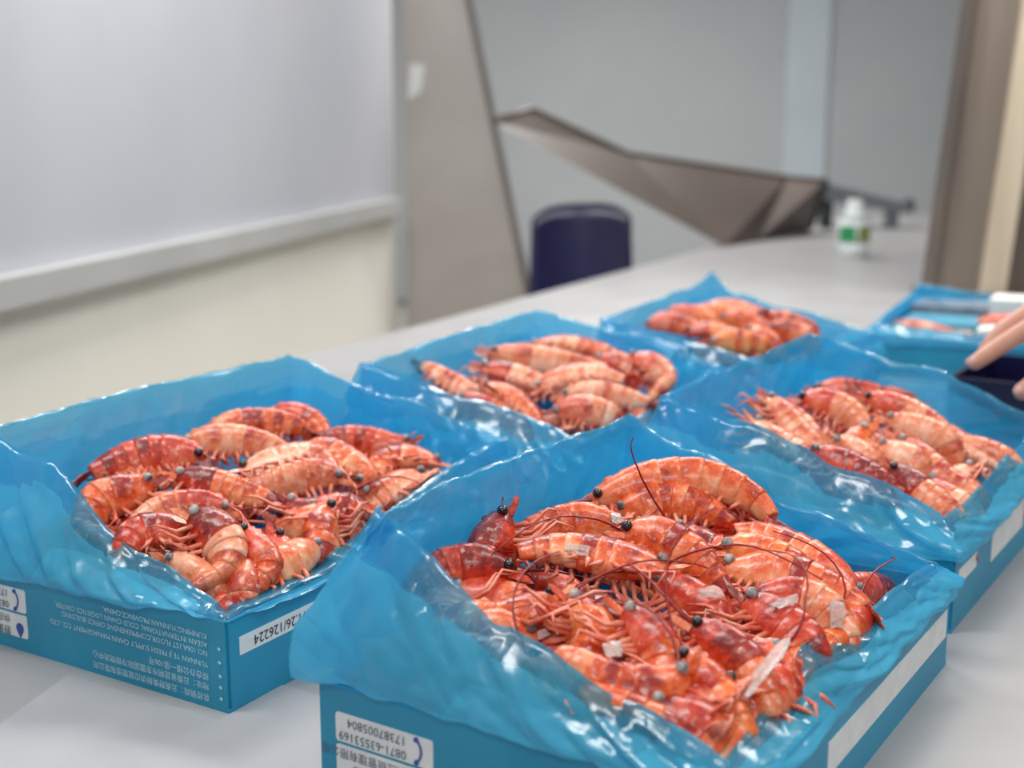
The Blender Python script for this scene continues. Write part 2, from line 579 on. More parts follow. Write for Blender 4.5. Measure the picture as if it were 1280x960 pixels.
def make_box(key, h=BH):
    f = FR[key]
    root = empty('cardboard_box', f.base, BLABEL[key], 'box', 'open blue shrimp boxes on the table')
    b = f.base
    up = Vector((0, 0, 1))
    MB().box(f.p(0, 0, 0), f.A * LA, f.B * LB, up * TH).build('bottom', M['card'], root, b)
    g = 0.0025   # open slit between the folded walls at the corners
    for nm, o, e1, e2 in (('side_wall', f.p(g, 0, TH), f.A * (LA - 2 * g), f.B * TH), ('side_wall', f.p(g, LB - TH, TH), f.A * (LA - 2 * g), f.B * TH),
                          ('end_wall', f.p(0, g, TH), f.B * (LB - 2 * g), f.A * TH), ('end_wall', f.p(LA - TH, g, TH), f.B * (LB - 2 * g), f.A * TH)):
        if nm == 'end_wall':
            MB().box(o, e2, e1, up * (h - TH)).build(nm, M['card'], root, b)
        else:
            MB().box(o, e1, e2, up * (h - TH)).build(nm, M['card'], root, b)
    # inner corner tabs that hold the walls together
    for a_, s_ in ((TH, 1), (LA - TH, -1)):
        for b_, t_ in ((TH, 1), (LB - TH, -1)):
            o = f.p(a_, b_, TH)
            MB().box(o, f.A * (s_ * 0.002), f.B * (t_ * 0.05), up * (h - TH - 0.006)).build('corner_tab', M['card'], root, b)
    return root


roots = {k: make_box(k) for k in BOX}
UP = Vector((0, 0, 1))


def face_A(key):     # near face: seen upside down, letters read from right to left
    f = FR[key]
    return f, -f.A, -UP, -f.B


def face_R(key):     # right-hand face
    f = FR[key]
    return f, -f.B, -UP, f.A


# --- printed address on the near face of the left box
f, ex, ez, out = face_A('left')
lines = [(0.0095, '总经销商：云南野集鲜供应链管理有限公司', 0.0066), (0.0195, '地址：云南省昆明市东盟国际冷链物流中心', 0.0066), (0.0285, '综合办公楼一层106号', 0.0066),
         (0.0390, 'YUNNAN YE JI FRESH SUPPLY CHAIN MANAGEMENT CO., LTD', 0.0062), (0.0490, 'NO.106A,1ST FLOOR,COMPREHENSIVE OFFICE BUILDING,', 0.0062),
         (0.0565, 'ASEAN INTERNATIONAL COLD CHAIN LOGISTICS CENTER,', 0.0062), (0.0640, 'KUNMING,YUNNAN PROVINCE,CHINA.', 0.0062)]
for z, s, sz in lines:
    text_part('printed_line', s, sz * 1.12, M['print_white'], roots['left'], f.base, f.p(LA - 0.022, -0.0002, z), ex, ez, out, 'LEFT')
for z in (0.012, 0.022, 0.032, 0.044, 0.056):
    text_part('printed_line', '◆', 0.004, M['print_white'], roots['left'], f.base, f.p(LA - 0.009, -0.0002, z), ex, ez, out)


def phone_icon(key, a, z, parent, sc=1.0):
    f, ex, ez, out = face_A(key)
    c = f.p(a, -0.0008, z)
    pts = []
    for k in range(9):
        an = math.radians(-55 + k * 13.75)
        pts.append(c + ex * (0.010 * sc * (math.cos(an) - 0.9)) * -1 + ez * (0.0105 * sc * math.sin(an)))
    mb = MB().tube(pts, [0.0016 * sc] + [0.0009 * sc] * 7 + [0.0016 * sc], 6)
    mb.ball(pts[0], 0.0021 * sc, 8, 5)
    mb.ball(pts[-1], 0.0021 * sc, 8, 5)
    o = mb.build('phone_icon', M['ink_blue'], parent, f.base)
    return o


def drop_icon(key, a, z, parent):
    f, ex, ez, out = face_A(key)
    c = f.p(a, -0.0007, z)
    pts = [c + ez * 0.0085]
    for k in range(13):
        an = math.radians(30 - k * 20)
        pts.append(c + ex * (0.0052 * math.cos(an)) + ez * (0.0052 * math.sin(an) - 0.001))
    MB().prism(pts, out * 0.0003).build('drop_icon', M['ink_blue'], parent, f.base)


def stickers(key, ca):
    """two white stickers, phone numbers nearer the rim, company below"""
    f, ex, ez, out = face_A(key)
    r = roots[key]
    a = plate('sticker', f.p(ca, 0, 0.0495), ex, ez, 0.088, 0.0225, out, M['sticker'], r, f.base, r=0.0025)
    b = plate('sticker', f.p(ca, 0, 0.0245), ex, ez, 0.088, 0.0225, out, M['sticker'], r, f.base, r=0.0025)
    for o in (a, b):
        o['label'] = 'white sticker with grey lettering'
    off = -0.0008
    text_part('printed_line', '0871-63553169', 0.0098, M['ink'], a, f.base, f.p(ca + 0.021, off, 0.0437), ex, ez, out, 'LEFT')
    text_part('printed_line', '17387005804', 0.0098, M['ink'], a, f.base, f.p(ca + 0.021, off, 0.0545), ex, ez, out, 'LEFT')
    phone_icon(key, ca + 0.033, 0.0495, a)
    text_part('printed_line', '野集鲜活汇', 0.0098, M['ink'], b, f.base, f.p(ca + 0.021, off, 0.0185), ex, ez, out, 'LEFT')
    text_part('printed_line', '供应链管理有限公司', 0.0088, M['ink'], b, f.base, f.p(ca + 0.021, off, 0.0300), ex, ez, out, 'LEFT')
    drop_icon(key, ca + 0.034, 0.0215, b)


stickers('front', 0.0615)
stickers('left', 0.020 + 0.0205)


def strip(key, b0, b1, z0, z1, body=None, size=0.011):
    f, ex, ez, out = face_R(key)
    o = plate('label_strip', f.p(LA, (b0 + b1) / 2, (z0 + z1) / 2), ex, ez, b1 - b0, z1 - z0, out, M['sticker'], roots[key], f.base)
    o['label'] = 'white paper label strip'
    if body:
        text_part('printed_line', body, size, M['ink_black'], o, f.base, f.p(LA + 0.0008, (b0 + b1) / 2, (z0 + z1) / 2), ex, ez, out)


strip('left', 0.014, 0.116, 0.047, 0.063, '11.26/126224', 0.0125)
strip('front', 0.155, 0.462, 0.030, 0.056)
strip('right', 0.016, 0.085, 0.044, 0.060)
strip('right', 0.150, 0.300, 0.030, 0.064)


# ------------------------------------------------------------------ liner bags
def interp(ctrl, s):
    for i in range(len(ctrl) - 1):
        s0, v0 = ctrl[i]
        s1, v1 = ctrl[i + 1]
        if s0 <= s <= s1:
            t = (s - s0) / max(1e-6, s1 - s0)
            t = t * t * (3 - 2 * t)
            return v0 + (v1 - v0) * t
    return ctrl[-1][1]


def ring_points(n, r):
    """n points round the box rim: (a, b, normal_a, normal_b, side parameter 0..4)"""
    out = []
    sides = [((0, 0), (1, 0), LA, (0, -1)), ((LA, 0), (0, 1), LB, (1, 0)), ((LA, LB), (-1, 0), LA, (0, 1)), ((0, LB), (0, -1), LB, (-1, 0))]
    per = 2 * (LA + LB)
    for si, (o, d, L, nr) in enumerate(sides):
        m = max(8, int(n * L / per))
        for k in range(m):
            t = k / m
            u = t * L
            a, b = o[0] + d[0] * u, o[1] + d[1] * u
            na, nb = nr
            # round the corners
            pn = sides[(si - 1) % 4][3]
            nn = sides[(si + 1) % 4][3]
            if u < r:
                w = 0.5 * (1 - u / r)
                na, nb = nr[0] * (1 - w) + pn[0] * w, nr[1] * (1 - w) + pn[1] * w
            elif L - u < r:
                w = 0.5 * (1 - (L - u) / r)
                na, nb = nr[0] * (1 - w) + nn[0] * w, nr[1] * (1 - w) + nn[1] * w
            l = math.hypot(na, nb)
            na, nb = na / l, nb / l
            out.append((a, b, na, nb, si + t))
    return out


BAG = {}
BAG['front'] = dict(
    crest=[(0, .125), (.12, .118), (.45, .060), (.75, .034), (1, .014), (1.25, .012), (1.36, .034), (1.5, .016), (1.75, .022), (2, .016), (2.4, .046), (2.75, .088), (3, .112), (3.5, .116), (4, .125)],
    lean=[(0, .036), (.2, .024), (.8, .014), (1, .010), (1.36, .022), (1.6, .012), (2, .006), (2.5, .012), (3, .004), (3.6, .006), (4, .036)],
    hem=[(0, .002), (.1, .006), (.5, .004), (1, .000), (1.5, -.002), (2, -.006), (3, -.03), (3.85, -.02), (4, .002)],
    bulge=[(0, .030), (.18, .012), (1, .006), (2, .004), (3, .008), (3.8, .012), (4, .030)])
BAG['left'] = dict(
    crest=[(0, .118), (.25, .098), (.62, .030), (1, .004), (1.2, .002), (2, .058), (2.5, .09), (3, .122), (3.5, .124), (4, .118)],
    lean=[(0, .012), (.3, .020), (.7, .014), (1, .006), (1.5, .014), (2, .006), (2.5, .010), (3, .002), (4, .004)],
    hem=[(0, -.008), (.2, -.006), (.6, -.003), (1, .003), (1.1, -.001), (2, -.01), (3, -.03), (4, -.008)],
    bulge=[(0, .020), (.3, .012), (.9, .006), (1, .001), (1.3, .001), (2, .006), (3, .008), (4, .020)])
BAG['right'] = dict(
    crest=[(0, .115), (.3, .092), (.7, .056), (1, .026), (1.3, .018), (1.7, .028), (2, .040), (2.5, .092), (3, .122), (3.5, .118), (4, .115)],
    lean=[(0, .010), (.3, .020), (.8, .014), (1, .010), (1.5, .014), (2, .006), (2.5, .008), (3, .002), (4, .004)],
    hem=[(0, -.02), (.5, -.016), (1, -.008), (1.5, -.006), (2, -.008), (3, -.03), (4, -.02)],
    bulge=[(0, .014), (.5, .014), (1, .005), (2, .005), (3, .008), (4, .014)])
BAG['mid'] = dict(
    crest=[(0, .105), (.5, .070), (1, .040), (1.5, .04), (2, .060), (2.5, .095), (3, .118), (3.5, .115), (4, .105)],
    lean=[(0, .004), (.3, .028), (.8, .024), (1, .010), (2, .006), (3, .002), (4, .004)],
    hem=[(0, -.03), (1, -.02), (2, -.02), (3, -.03), (4, -.03)],
    bulge=[(0, .008), (.5, .010), (1, .006), (2, .006), (3, .008), (4, .008)])
BAG['far'] = dict(
    crest=[(0, .098), (.5, .066), (1, .040), (2, .040), (2.5, .070), (2.8, .09), (3, .128), (3.25, .11), (4, .098)],
    lean=[(0, .004), (.4, .018), (1, .008), (2, .006), (3, .002), (4, .004)],
    hem=[(0, -.03), (1, -.02), (2, -.02), (3, -.03), (4, -.03)],
    bulge=[(0, .006), (1, .005), (2, .004), (3, .006), (4, .006)])
BAG['side'] = dict(
    crest=[(0, .016), (.5, .006), (1, .008), (2, .02), (2.6, .035), (3, .045), (3.5, .03), (4, .016)],
    lean=[(0, .004), (.5, .014), (1, .008), (2, .006), (3, .002), (4, .004)],
    hem=[(0, -.02), (1, -.012), (2, -.02), (3, -.03), (4, -.02)],
    bulge=[(0, .004), (1, .004), (2, .004), (3, .004), (4, .004)])
BAGLABEL = {
    'front': 'crumpled blue plastic liner bag in the front box',
    'left': 'crumpled blue plastic liner bag in the box nearest the cream wall',
    'right': 'crumpled blue plastic liner bag in the box of pale shrimps beside the hand',
    'mid': 'crumpled blue plastic liner bag in the middle box',
    'far': 'blue plastic liner bag in the furthest box',
    'side': 'low blue plastic liner bag in the shallow box by the metal column'}


def fbm(x, y, z):
    return noise.noise(Vector((x, y, z))) + 0.5 * noise.noise(Vector((2.1 * x, 2.1 * y, 2.1 * z + 7)))


def crease(x, y, z):
    """flat facets meeting in sharp folds"""
    d, _ = noise.voronoi(Vector((x, y, z)))
    e, _ = noise.voronoi(Vector((x * 2.3 + 5, y * 2.3, z + 3)))
    return (d[1] - d[0]) * 1.3 - 0.35 + ((e[1] - e[0]) * 0.8 - 0.2) * 0.5


def make_bag(key, n=300, seed=0.0):
    f = FR[key]
    B = BAG[key]
    pts = ring_points(n, 0.03)
    n = len(pts)
    NI, NO = 16, 22
    v, fc, lay = [], [], []
    for i, (a, b, na, nb, s) in enumerate(pts):
        cr = interp(B['crest'], s)
        lean = interp(B['lean'], s)
        hem = interp(B['hem'], s)
        bul = interp(B['bulge'], s)
        # ragged crest and hem
        per = s * 6.0
        cr = max(0.003, cr + 0.003 * fbm(per * 1.3, seed, 0) + 0.0012 * noise.noise(Vector((per * 5, seed, 3))))
        hem = min(cr - 0.002, hem + 0.005 * fbm(per * 1.1, seed + 4, 0))
        wa = 0.013 * min(1.0, cr / 0.05)
        for j in range(NI):                      # inside, from the shrimps up to the crest
            t = j / (NI - 1)
            z = 0.020 + (BH + cr - 0.020) * t
            hgt = max(0.0, (z - BH) / max(cr, 1e-4))
            off = -0.012 - lean * hgt ** 1.2
            if z < BH:
                off -= 0.012 * (1 - z / BH)
            w = 0.003 + wa * 1.6 * hgt * (1 - 0.93 * hgt)
            # folds: long diagonal creases plus fine crumple
            d = crease(per * 1.1 + 1.6 * t, t * 1.0 + seed, seed)
            d += 0.16 * noise.noise(Vector((per * 4 - 4 * t, t * 4, seed + 9)))
            off -= max(-0.004, w * d) if z < BH + 0.006 else w * d
            v.append(f.p(a + na * off, b + nb * off, z))
            lay.append(0.25 if z < BH + 0.3 * cr else 0.05)
        fold = 0.24 + 0.14 * noise.noise(Vector((per * 0.8, seed, 50))) 
        for j in range(NO):                      # outside, over the fold and down to the hem
            t = j / (NO - 1)
            z = BH + cr + (hem - cr) * t
            zz = z - BH
            hgt = max(0.0, min(1.0, zz / max(cr, 1e-4)))
            off = -0.009 + 0.004 * min(1, t * 6) - lean * hgt ** 1.2 + (0.012 + bul * math.sin(math.pi * min(1, t * 0.85))) * (1 - hgt) ** 0.8
            if t == 0:
                z += 0.0025
            w = 0.0025 + wa * math.sin(math.pi * min(1, 0.03 + t * 0.85))
            d = crease(per * 1.0 - 1.8 * t, t * 0.9 + seed + 20, seed)
            d += 0.16 * noise.noise(Vector((per * 4 + 4 * t, t * 4, seed + 31)))
            off += w * d
            if zz < 0.006:
                off = max(off, 0.0025 + 0.002 * abs(d))
            v.append(f.p(a + na * off, b + nb * off, z))
            lay.append(1.0 if t > fold else 0.0)
    R = NI + NO
    for i in range(n):
        k = (i + 1) % n
        for j in range(R - 1):
            fc.append((i * R + j, k * R + j, k * R + j + 1, i * R + j + 1))
    o = mesh_obj('liner_bag', v, fc, M['film'], None, f.base + Vector((0, 0, TH)), True, lay)
    # floor of the bag under the shrimps
    fl = MB().box(f.p(0.03, 0.03, TH + 0.002), f.A * (LA - 0.06), f.B * (LB - 0.06), (0, 0, 0.0012)).build('bag_floor', M['film'], o, f.base + Vector((0, 0, TH)))
    tag(o, BAGLABEL[key], 'plastic bag', 'blue liner bags in the boxes')
    return o


for i, k in enumerate(('front', 'left', 'right', 'mid', 'far', 'side')):
    make_bag(k, 420 if k in ('front', 'left') else 300, 3.7 * i + 1.3)
# ------------------------------------------------------------------ shrimps
# spines in box coordinates (along the near face, along the right face, height above the table), head first; side the back is on
SPINES = {
 'front': [
  ([(0.03, 0.3175, 0.1334), (0.0514, 0.3453, 0.1455), (0.081, 0.3762, 0.1567), (0.1225, 0.4018, 0.1602), (0.1655, 0.4066, 0.1485), (0.1927, 0.3946, 0.1307), (0.1899, 0.372, 0.1158)], 1),
  ([(0.0571, 0.3283, 0.1307), (0.0758, 0.347, 0.1374), (0.1014, 0.3685, 0.1438), (0.1333, 0.3774, 0.1391), (0.1533, 0.377, 0.132)], 1),
  ([(0.03, 0.2162, 0.168), (0.0327, 0.1938, 0.1524), (0.0367, 0.1702, 0.1353), (0.0503, 0.1559, 0.1201)], -1),
  ([(0.0925, 0.1441, 0.1338), (0.0663, 0.1359, 0.1404), (0.0426, 0.1203, 0.1411), (0.03, 0.1024, 0.1354)], -1),
  ([(0.195, 0.2069, 0.1402), (0.1637, 0.1935, 0.1434), (0.1305, 0.1826, 0.1488), (0.0984, 0.1689, 0.1521), (0.0736, 0.1493, 0.1485), (0.0656, 0.1363, 0.1428)], -1),
  ([(0.1053, 0.2933, 0.1391), (0.0653, 0.2716, 0.1409), (0.0398, 0.2463, 0.1344), (0.03, 0.2294, 0.1271)], -1),
  ([(0.123, 0.2154, 0.1551), (0.1549, 0.2306, 0.1552), (0.1904, 0.2308, 0.1435), (0.2209, 0.2206, 0.1261), (0.2357, 0.2075, 0.112)], 1),
  ([(0.1164, 0.3228, 0.1339), (0.1436, 0.3231, 0.1254), (0.1671, 0.3219, 0.1169), (0.1949, 0.3346, 0.117)], 1),
  ([(0.1772, 0.2926, 0.127), (0.1994, 0.3059, 0.1301), (0.2301, 0.3093, 0.1237), (0.2531, 0.3079, 0.116)], 1),
  ([(0.301, 0.34, 0.089), (0.2707, 0.3518, 0.1054), (0.2365, 0.3601, 0.1202), (0.2005, 0.3609, 0.1298), (0.1744, 0.3534, 0.1309), (0.169, 0.3355, 0.119)], -1),
  ([(0.1825, 0.4264, 0.1088), (0.1644, 0.4351, 0.1205), (0.1461, 0.4361, 0.1266), (0.1387, 0.4238, 0.1199)], -1),
  ([(0.1825, 0.2786, 0.123), (0.2113, 0.2854, 0.1203), (0.2441, 0.298, 0.1208), (0.2765, 0.3014, 0.1146), (0.301, 0.3009, 0.1077)], 1),
  ([(0.2238, 0.2385, 0.1064), (0.2503, 0.2568, 0.1133), (0.2793, 0.2651, 0.1121), (0.301, 0.2576, 0.1012)], 1),
  ([(0.301, 0.2661, 0.098), (0.2803, 0.2507, 0.0916), (0.2506, 0.2445, 0.0942)], 1),
  ([(0.2312, 0.2167, 0.1274), (0.2587, 0.2142, 0.1178), (0.2813, 0.2109, 0.1091), (0.2934, 0.206, 0.1022)], 1),
  ([(0.2255, 0.1305, 0.1337), (0.2538, 0.1303, 0.1249), (0.2818, 0.125, 0.1125), (0.2984, 0.1119, 0.098)], 1),
  ([(0.1838, 0.1079, 0.1444), (0.2059, 0.1066, 0.1356), (0.2278, 0.0986, 0.1223), (0.2383, 0.0845, 0.1087)], 1),
  ([(0.1379, 0.1041, 0.1423), (0.1593, 0.1046, 0.1343), (0.1778, 0.0957, 0.1211), (0.1813, 0.0785, 0.1081)], 1),
  ([(0.1458, 0.1195, 0.1416), (0.1278, 0.0926, 0.1315), (0.1095, 0.0727, 0.1261), (0.0933, 0.0654, 0.1282)], -1),
  ([(0.1469, 0.0893, 0.1244), (0.1335, 0.0728, 0.1191), (0.1161, 0.0647, 0.1211)], -1),
  ([(0.2553, 0.0852, 0.1304), (0.2571, 0.07, 0.1192), (0.2436, 0.0524, 0.1118), (0.2193, 0.042, 0.1131), (0.1922, 0.0407, 0.1219)], -1),
  ([(0.237, 0.0983, 0.1304), (0.2597, 0.0893, 0.1167), (0.2794, 0.0816, 0.1049), (0.2961, 0.0719, 0.0927)], 1),
  ([(0.301, 0.0992, 0.1137), (0.2856, 0.0889, 0.1105), (0.2671, 0.068, 0.1002), (0.2502, 0.0479, 0.0902)], -1),
  ([(0.301, 0.175, 0.1155), (0.2863, 0.1574, 0.1065), (0.2751, 0.1377, 0.095), (0.2646, 0.1213, 0.0857)], -1),
  ([(0.2643, 0.1469, 0.1048), (0.2735, 0.1578, 0.1103), (0.2903, 0.1569, 0.1049), (0.301, 0.1456, 0.0937)], 1),
  ([(0.1482, 0.0343, 0.1256), (0.1735, 0.0353, 0.116), (0.1985, 0.0409, 0.1096)], 1),
  ([(0.0378, 0.0966, 0.1271), (0.0621, 0.1104, 0.1251), (0.0859, 0.1212, 0.1213)], 1),
  ([(0.1629, 0.1886, 0.1342), (0.1909, 0.1949, 0.1293), (0.2209, 0.1918, 0.1172), (0.2287, 0.1866, 0.1109)], 1),
  ([(0.288, 0.0749, 0.1097), (0.2825, 0.0589, 0.1), (0.2739, 0.0485, 0.0953)], -1),
  ([(0.2386, 0.0397, 0.1064), (0.2612, 0.0469, 0.1038), (0.2865, 0.048, 0.096)], 1),
 ],
 'left': [
  ([(0.03, 0.2796, 0.1403), (0.052, 0.3179, 0.1501), (0.0867, 0.3529, 0.1511), (0.1166, 0.3663, 0.1426)], 1),
  ([(0.0484, 0.3592, 0.1531), (0.079, 0.3834, 0.152), (0.1128, 0.3876, 0.1372), (0.1375, 0.3676, 0.1128)], 1),
  ([(0.0464, 0.2267, 0.144), (0.0756, 0.2627, 0.149), (0.1171, 0.2922, 0.1436), (0.1586, 0.3059, 0.1291)], 1),
  ([(0.1187, 0.2097, 0.1365), (0.0917, 0.2013, 0.1475), (0.0623, 0.1724, 0.1491), (0.043, 0.1365, 0.1411), (0.0333, 0.1056, 0.1304)], -1),
  ([(0.1339, 0.13, 0.1454), (0.1209, 0.1007, 0.1377), (0.1062, 0.0743, 0.1326), (0.1105, 0.0572, 0.1212)], -1),
  ([(0.1205, 0.1429, 0.1437), (0.1507, 0.1609, 0.1373), (0.183, 0.1765, 0.1284), (0.2128, 0.1889, 0.1192)], 1),
  ([(0.2244, 0.1388, 0.1201), (0.1937, 0.1214, 0.1277), (0.1689, 0.0945, 0.1268), (0.1618, 0.0739, 0.1195)], -1),
  ([(0.2388, 0.0782, 0.107), (0.2075, 0.068, 0.1195), (0.1872, 0.0494, 0.1212), (0.1863, 0.034, 0.1135)], -1),
  ([(0.2132, 0.0667, 0.1386), (0.2428, 0.0777, 0.1284), (0.2679, 0.0725, 0.1117), (0.2778, 0.055, 0.0965), (0.2703, 0.035, 0.0896)], 1),
  ([(0.2498, 0.1034, 0.1277), (0.2743, 0.0961, 0.1107), (0.2977, 0.0894, 0.0946), (0.301, 0.0723, 0.0829)], 1),
  ([(0.2675, 0.0738, 0.1083), (0.286, 0.0703, 0.0964), (0.2968, 0.0557, 0.0823)], 1),
  ([(0.2594, 0.1393, 0.1157), (0.2799, 0.1288, 0.0991), (0.301, 0.1229, 0.0849)], 1),
  ([(0.2877, 0.216, 0.1237), (0.2825, 0.1889, 0.1098), (0.2972, 0.164, 0.0876)], -1),
  ([(0.1515, 0.2047, 0.1304), (0.1735, 0.2407, 0.1403), (0.2001, 0.2725, 0.1454), (0.23, 0.2712, 0.1293)], 1),
  ([(0.2593, 0.2652, 0.1264), (0.2249, 0.2482, 0.1339), (0.1986, 0.2175, 0.129), (0.1799, 0.1969, 0.1263)], -1),
  ([(0.2156, 0.4429, 0.131), (0.1964, 0.4166, 0.1238), (0.1586, 0.3995, 0.131), (0.1272, 0.3768, 0.1318)], -1),
  ([(0.2424, 0.2784, 0.1106), (0.2469, 0.2999, 0.1216), (0.2164, 0.3019, 0.1376), (0.1969, 0.2999, 0.1459)], -1),
  ([(0.2863, 0.3992, 0.1129), (0.2539, 0.3896, 0.1215), (0.2278, 0.3737, 0.1234), (0.2197, 0.3493, 0.1116)], -1),
  ([(0.2914, 0.3655, 0.116), (0.2717, 0.3418, 0.11), (0.2571, 0.3159, 0.1002)], -1),
  ([(0.2242, 0.1879, 0.1236), (0.257, 0.1961, 0.1119), (0.2795, 0.2211, 0.1155)], 1),
  ([(0.2281, 0.1657, 0.1153), (0.2589, 0.1758, 0.1056), (0.2805, 0.1973, 0.1073)], 1),
  ([(0.0381, 0.119, 0.1245), (0.0529, 0.1476, 0.1307), (0.0698, 0.1751, 0.1352)], 1),
  ([(0.2184, 0.0357, 0.1108), (0.2453, 0.0418, 0.099), (0.274, 0.0454, 0.0849)], 1),
 ],
 'right': [
  ([(0.03, 0.2202, 0.1534), (0.0577, 0.2239, 0.148), (0.0859, 0.2183, 0.1358), (0.1104, 0.2084, 0.1214)], 1),
  ([(0.0446, 0.2121, 0.1693), (0.0745, 0.2015, 0.1534), (0.1057, 0.1861, 0.1335), (0.1373, 0.1797, 0.1202)], 1),
  ([(0.0608, 0.2622, 0.1527), (0.101, 0.2762, 0.1528), (0.1334, 0.2754, 0.144), (0.1539, 0.2627, 0.1294)], 1),
  ([(0.03, 0.4056, 0.1362), (0.0788, 0.4246, 0.1383), (0.1241, 0.4362, 0.1358), (0.1593, 0.444, 0.133)], 1),
  ([(0.1805, 0.444, 0.1223), (0.1509, 0.4431, 0.1279), (0.1104, 0.434, 0.1293)], -1),
  ([(0.1234, 0.3213, 0.1534), (0.1638, 0.3258, 0.1483), (0.2137, 0.3223, 0.1352), (0.2596, 0.3111, 0.1171)], 1),
  ([(0.1652, 0.2759, 0.1428), (0.1982, 0.2774, 0.137), (0.2403, 0.2773, 0.128)], 1),
  ([(0.2015, 0.213, 0.1384), (0.2344, 0.1984, 0.1215), (0.269, 0.1826, 0.1033), (0.301, 0.1782, 0.0943)], 1),
  ([(0.2219, 0.114, 0.1298), (0.2447, 0.1078, 0.1209), (0.2728, 0.0961, 0.1068), (0.301, 0.0868, 0.0945)], 1),
  ([(0.198, 0.3312, 0.1326), (0.2328, 0.3247, 0.1218), (0.2682, 0.3129, 0.1069), (0.301, 0.3069, 0.0967)], 1),
  ([(0.2318, 0.3206, 0.1166), (0.2645, 0.3177, 0.1092), (0.301, 0.3142, 0.1008)], 1),
  ([(0.1804, 0.2274, 0.1463), (0.1695, 0.2062, 0.1331), (0.1653, 0.1801, 0.1146)], -1),
  ([(0.1872, 0.1798, 0.1343), (0.2103, 0.1788, 0.1284), (0.2377, 0.1768, 0.1209)], 1),
  ([(0.1399, 0.0952, 0.1382), (0.1796, 0.097, 0.13), (0.2198, 0.0949, 0.1188), (0.2606, 0.0875, 0.1036)], 1),
  ([(0.1433, 0.1603, 0.1389), (0.1723, 0.1574, 0.1296), (0.1982, 0.1488, 0.1169)], 1),
  ([(0.301, 0.2371, 0.1121), (0.2805, 0.22, 0.1022), (0.2684, 0.2029, 0.0909)], -1),
  ([(0.0438, 0.168, 0.1483), (0.0824, 0.1595, 0.1311), (0.118, 0.1554, 0.118)], 1),
  ([(0.2464, 0.1702, 0.1079), (0.2791, 0.1588, 0.0937), (0.301, 0.153, 0.0856)], 1),
 ],
 'mid': [
  ([(0.129, 0.1406, 0.1236), (0.0935, 0.1372, 0.1369), (0.0562, 0.1356, 0.1521), (0.03, 0.1361, 0.1638)], -1),
  ([(0.03, 0.2606, 0.1691), (0.0954, 0.2856, 0.1605), (0.1595, 0.3115, 0.1529), (0.2273, 0.334, 0.1417)], 1),
  ([(0.03, 0.383, 0.1561), (0.0941, 0.4218, 0.1584), (0.1549, 0.4404, 0.1481), (0.2019, 0.444, 0.1328)], 1),
  ([(0.075, 0.173, 0.1647), (0.127, 0.1901, 0.1559), (0.1737, 0.198, 0.1429)], 1),
  ([(0.1675, 0.1722, 0.1307), (0.1803, 0.2035, 0.148), (0.222, 0.2379, 0.1571), (0.2845, 0.2543, 0.1464)], 1),
  ([(0.1922, 0.3874, 0.1556), (0.2388, 0.3958, 0.1468), (0.2665, 0.3812, 0.1275), (0.2591, 0.3519, 0.109)], 1),
  ([(0.1238, 0.0939, 0.1579), (0.1712, 0.1033, 0.1456), (0.2167, 0.0942, 0.1215)], 1),
  ([(0.1954, 0.1772, 0.1338), (0.2439, 0.2076, 0.1387), (0.301, 0.2244, 0.131)], 1),
  ([(0.2244, 0.1008, 0.1241), (0.2504, 0.1261, 0.1323), (0.2825, 0.1397, 0.1302)], 1),
  ([(0.1449, 0.3795, 0.1491), (0.1902, 0.3922, 0.143), (0.234, 0.3934, 0.1293)], 1),
  ([(0.1056, 0.0658, 0.1455), (0.1481, 0.0734, 0.1332), (0.1916, 0.0782, 0.1187)], 1),
  ([(0.03, 0.2477, 0.1506), (0.0556, 0.2613, 0.1484), (0.0818, 0.2523, 0.1312)], 1),
 ],
 'far': [
  ([(0.03, 0.2093, 0.1504), (0.0789, 0.252, 0.1658), (0.1408, 0.2837, 0.1692), (0.192, 0.287, 0.1557)], 1),
  ([(0.03, 0.1115, 0.1518), (0.0667, 0.1415, 0.1615), (0.1143, 0.1481, 0.1509)], 1),
  ([(0.03, 0.3405, 0.1573), (0.0885, 0.3672, 0.1598), (0.1455, 0.3778, 0.151)], 1),
  ([(0.1293, 0.1765, 0.1646), (0.1704, 0.1968, 0.1678), (0.2069, 0.1934, 0.155)], 1),
  ([(0.1575, 0.2871, 0.1584), (0.2037, 0.2985, 0.1549), (0.2514, 0.3042, 0.1468)], 1),
  ([(0.1164, 0.0759, 0.1504), (0.1525, 0.1039, 0.1599), (0.1973, 0.1115, 0.1521)], 1),
  ([(0.168, 0.0518, 0.1426), (0.1984, 0.075, 0.1508), (0.2397, 0.0882, 0.1487)], 1),
  ([(0.2053, 0.198, 0.1517), (0.2413, 0.2119, 0.1527), (0.2752, 0.2128, 0.1447)], 1),
  ([(0.03, 0.1799, 0.1632), (0.065, 0.2008, 0.1673), (0.1065, 0.2069, 0.1587)], 1),
  ([(0.1885, 0.151, 0.1591), (0.2232, 0.1499, 0.149), (0.2469, 0.1417, 0.1366)], 1),
 ],
 'side': [
  ([(0.176, 0.1298, 0.0962), (0.227, 0.1427, 0.1012), (0.2842, 0.1604, 0.1093)], 1),
  ([(0.03, 0.0537, 0.0946), (0.1088, 0.0543, 0.084), (0.185, 0.0582, 0.0762)], 1),
  ([(0.0959, 0.4387, 0.085), (0.1648, 0.4414, 0.08), (0.2324, 0.444, 0.0751)], 1),
 ],
}


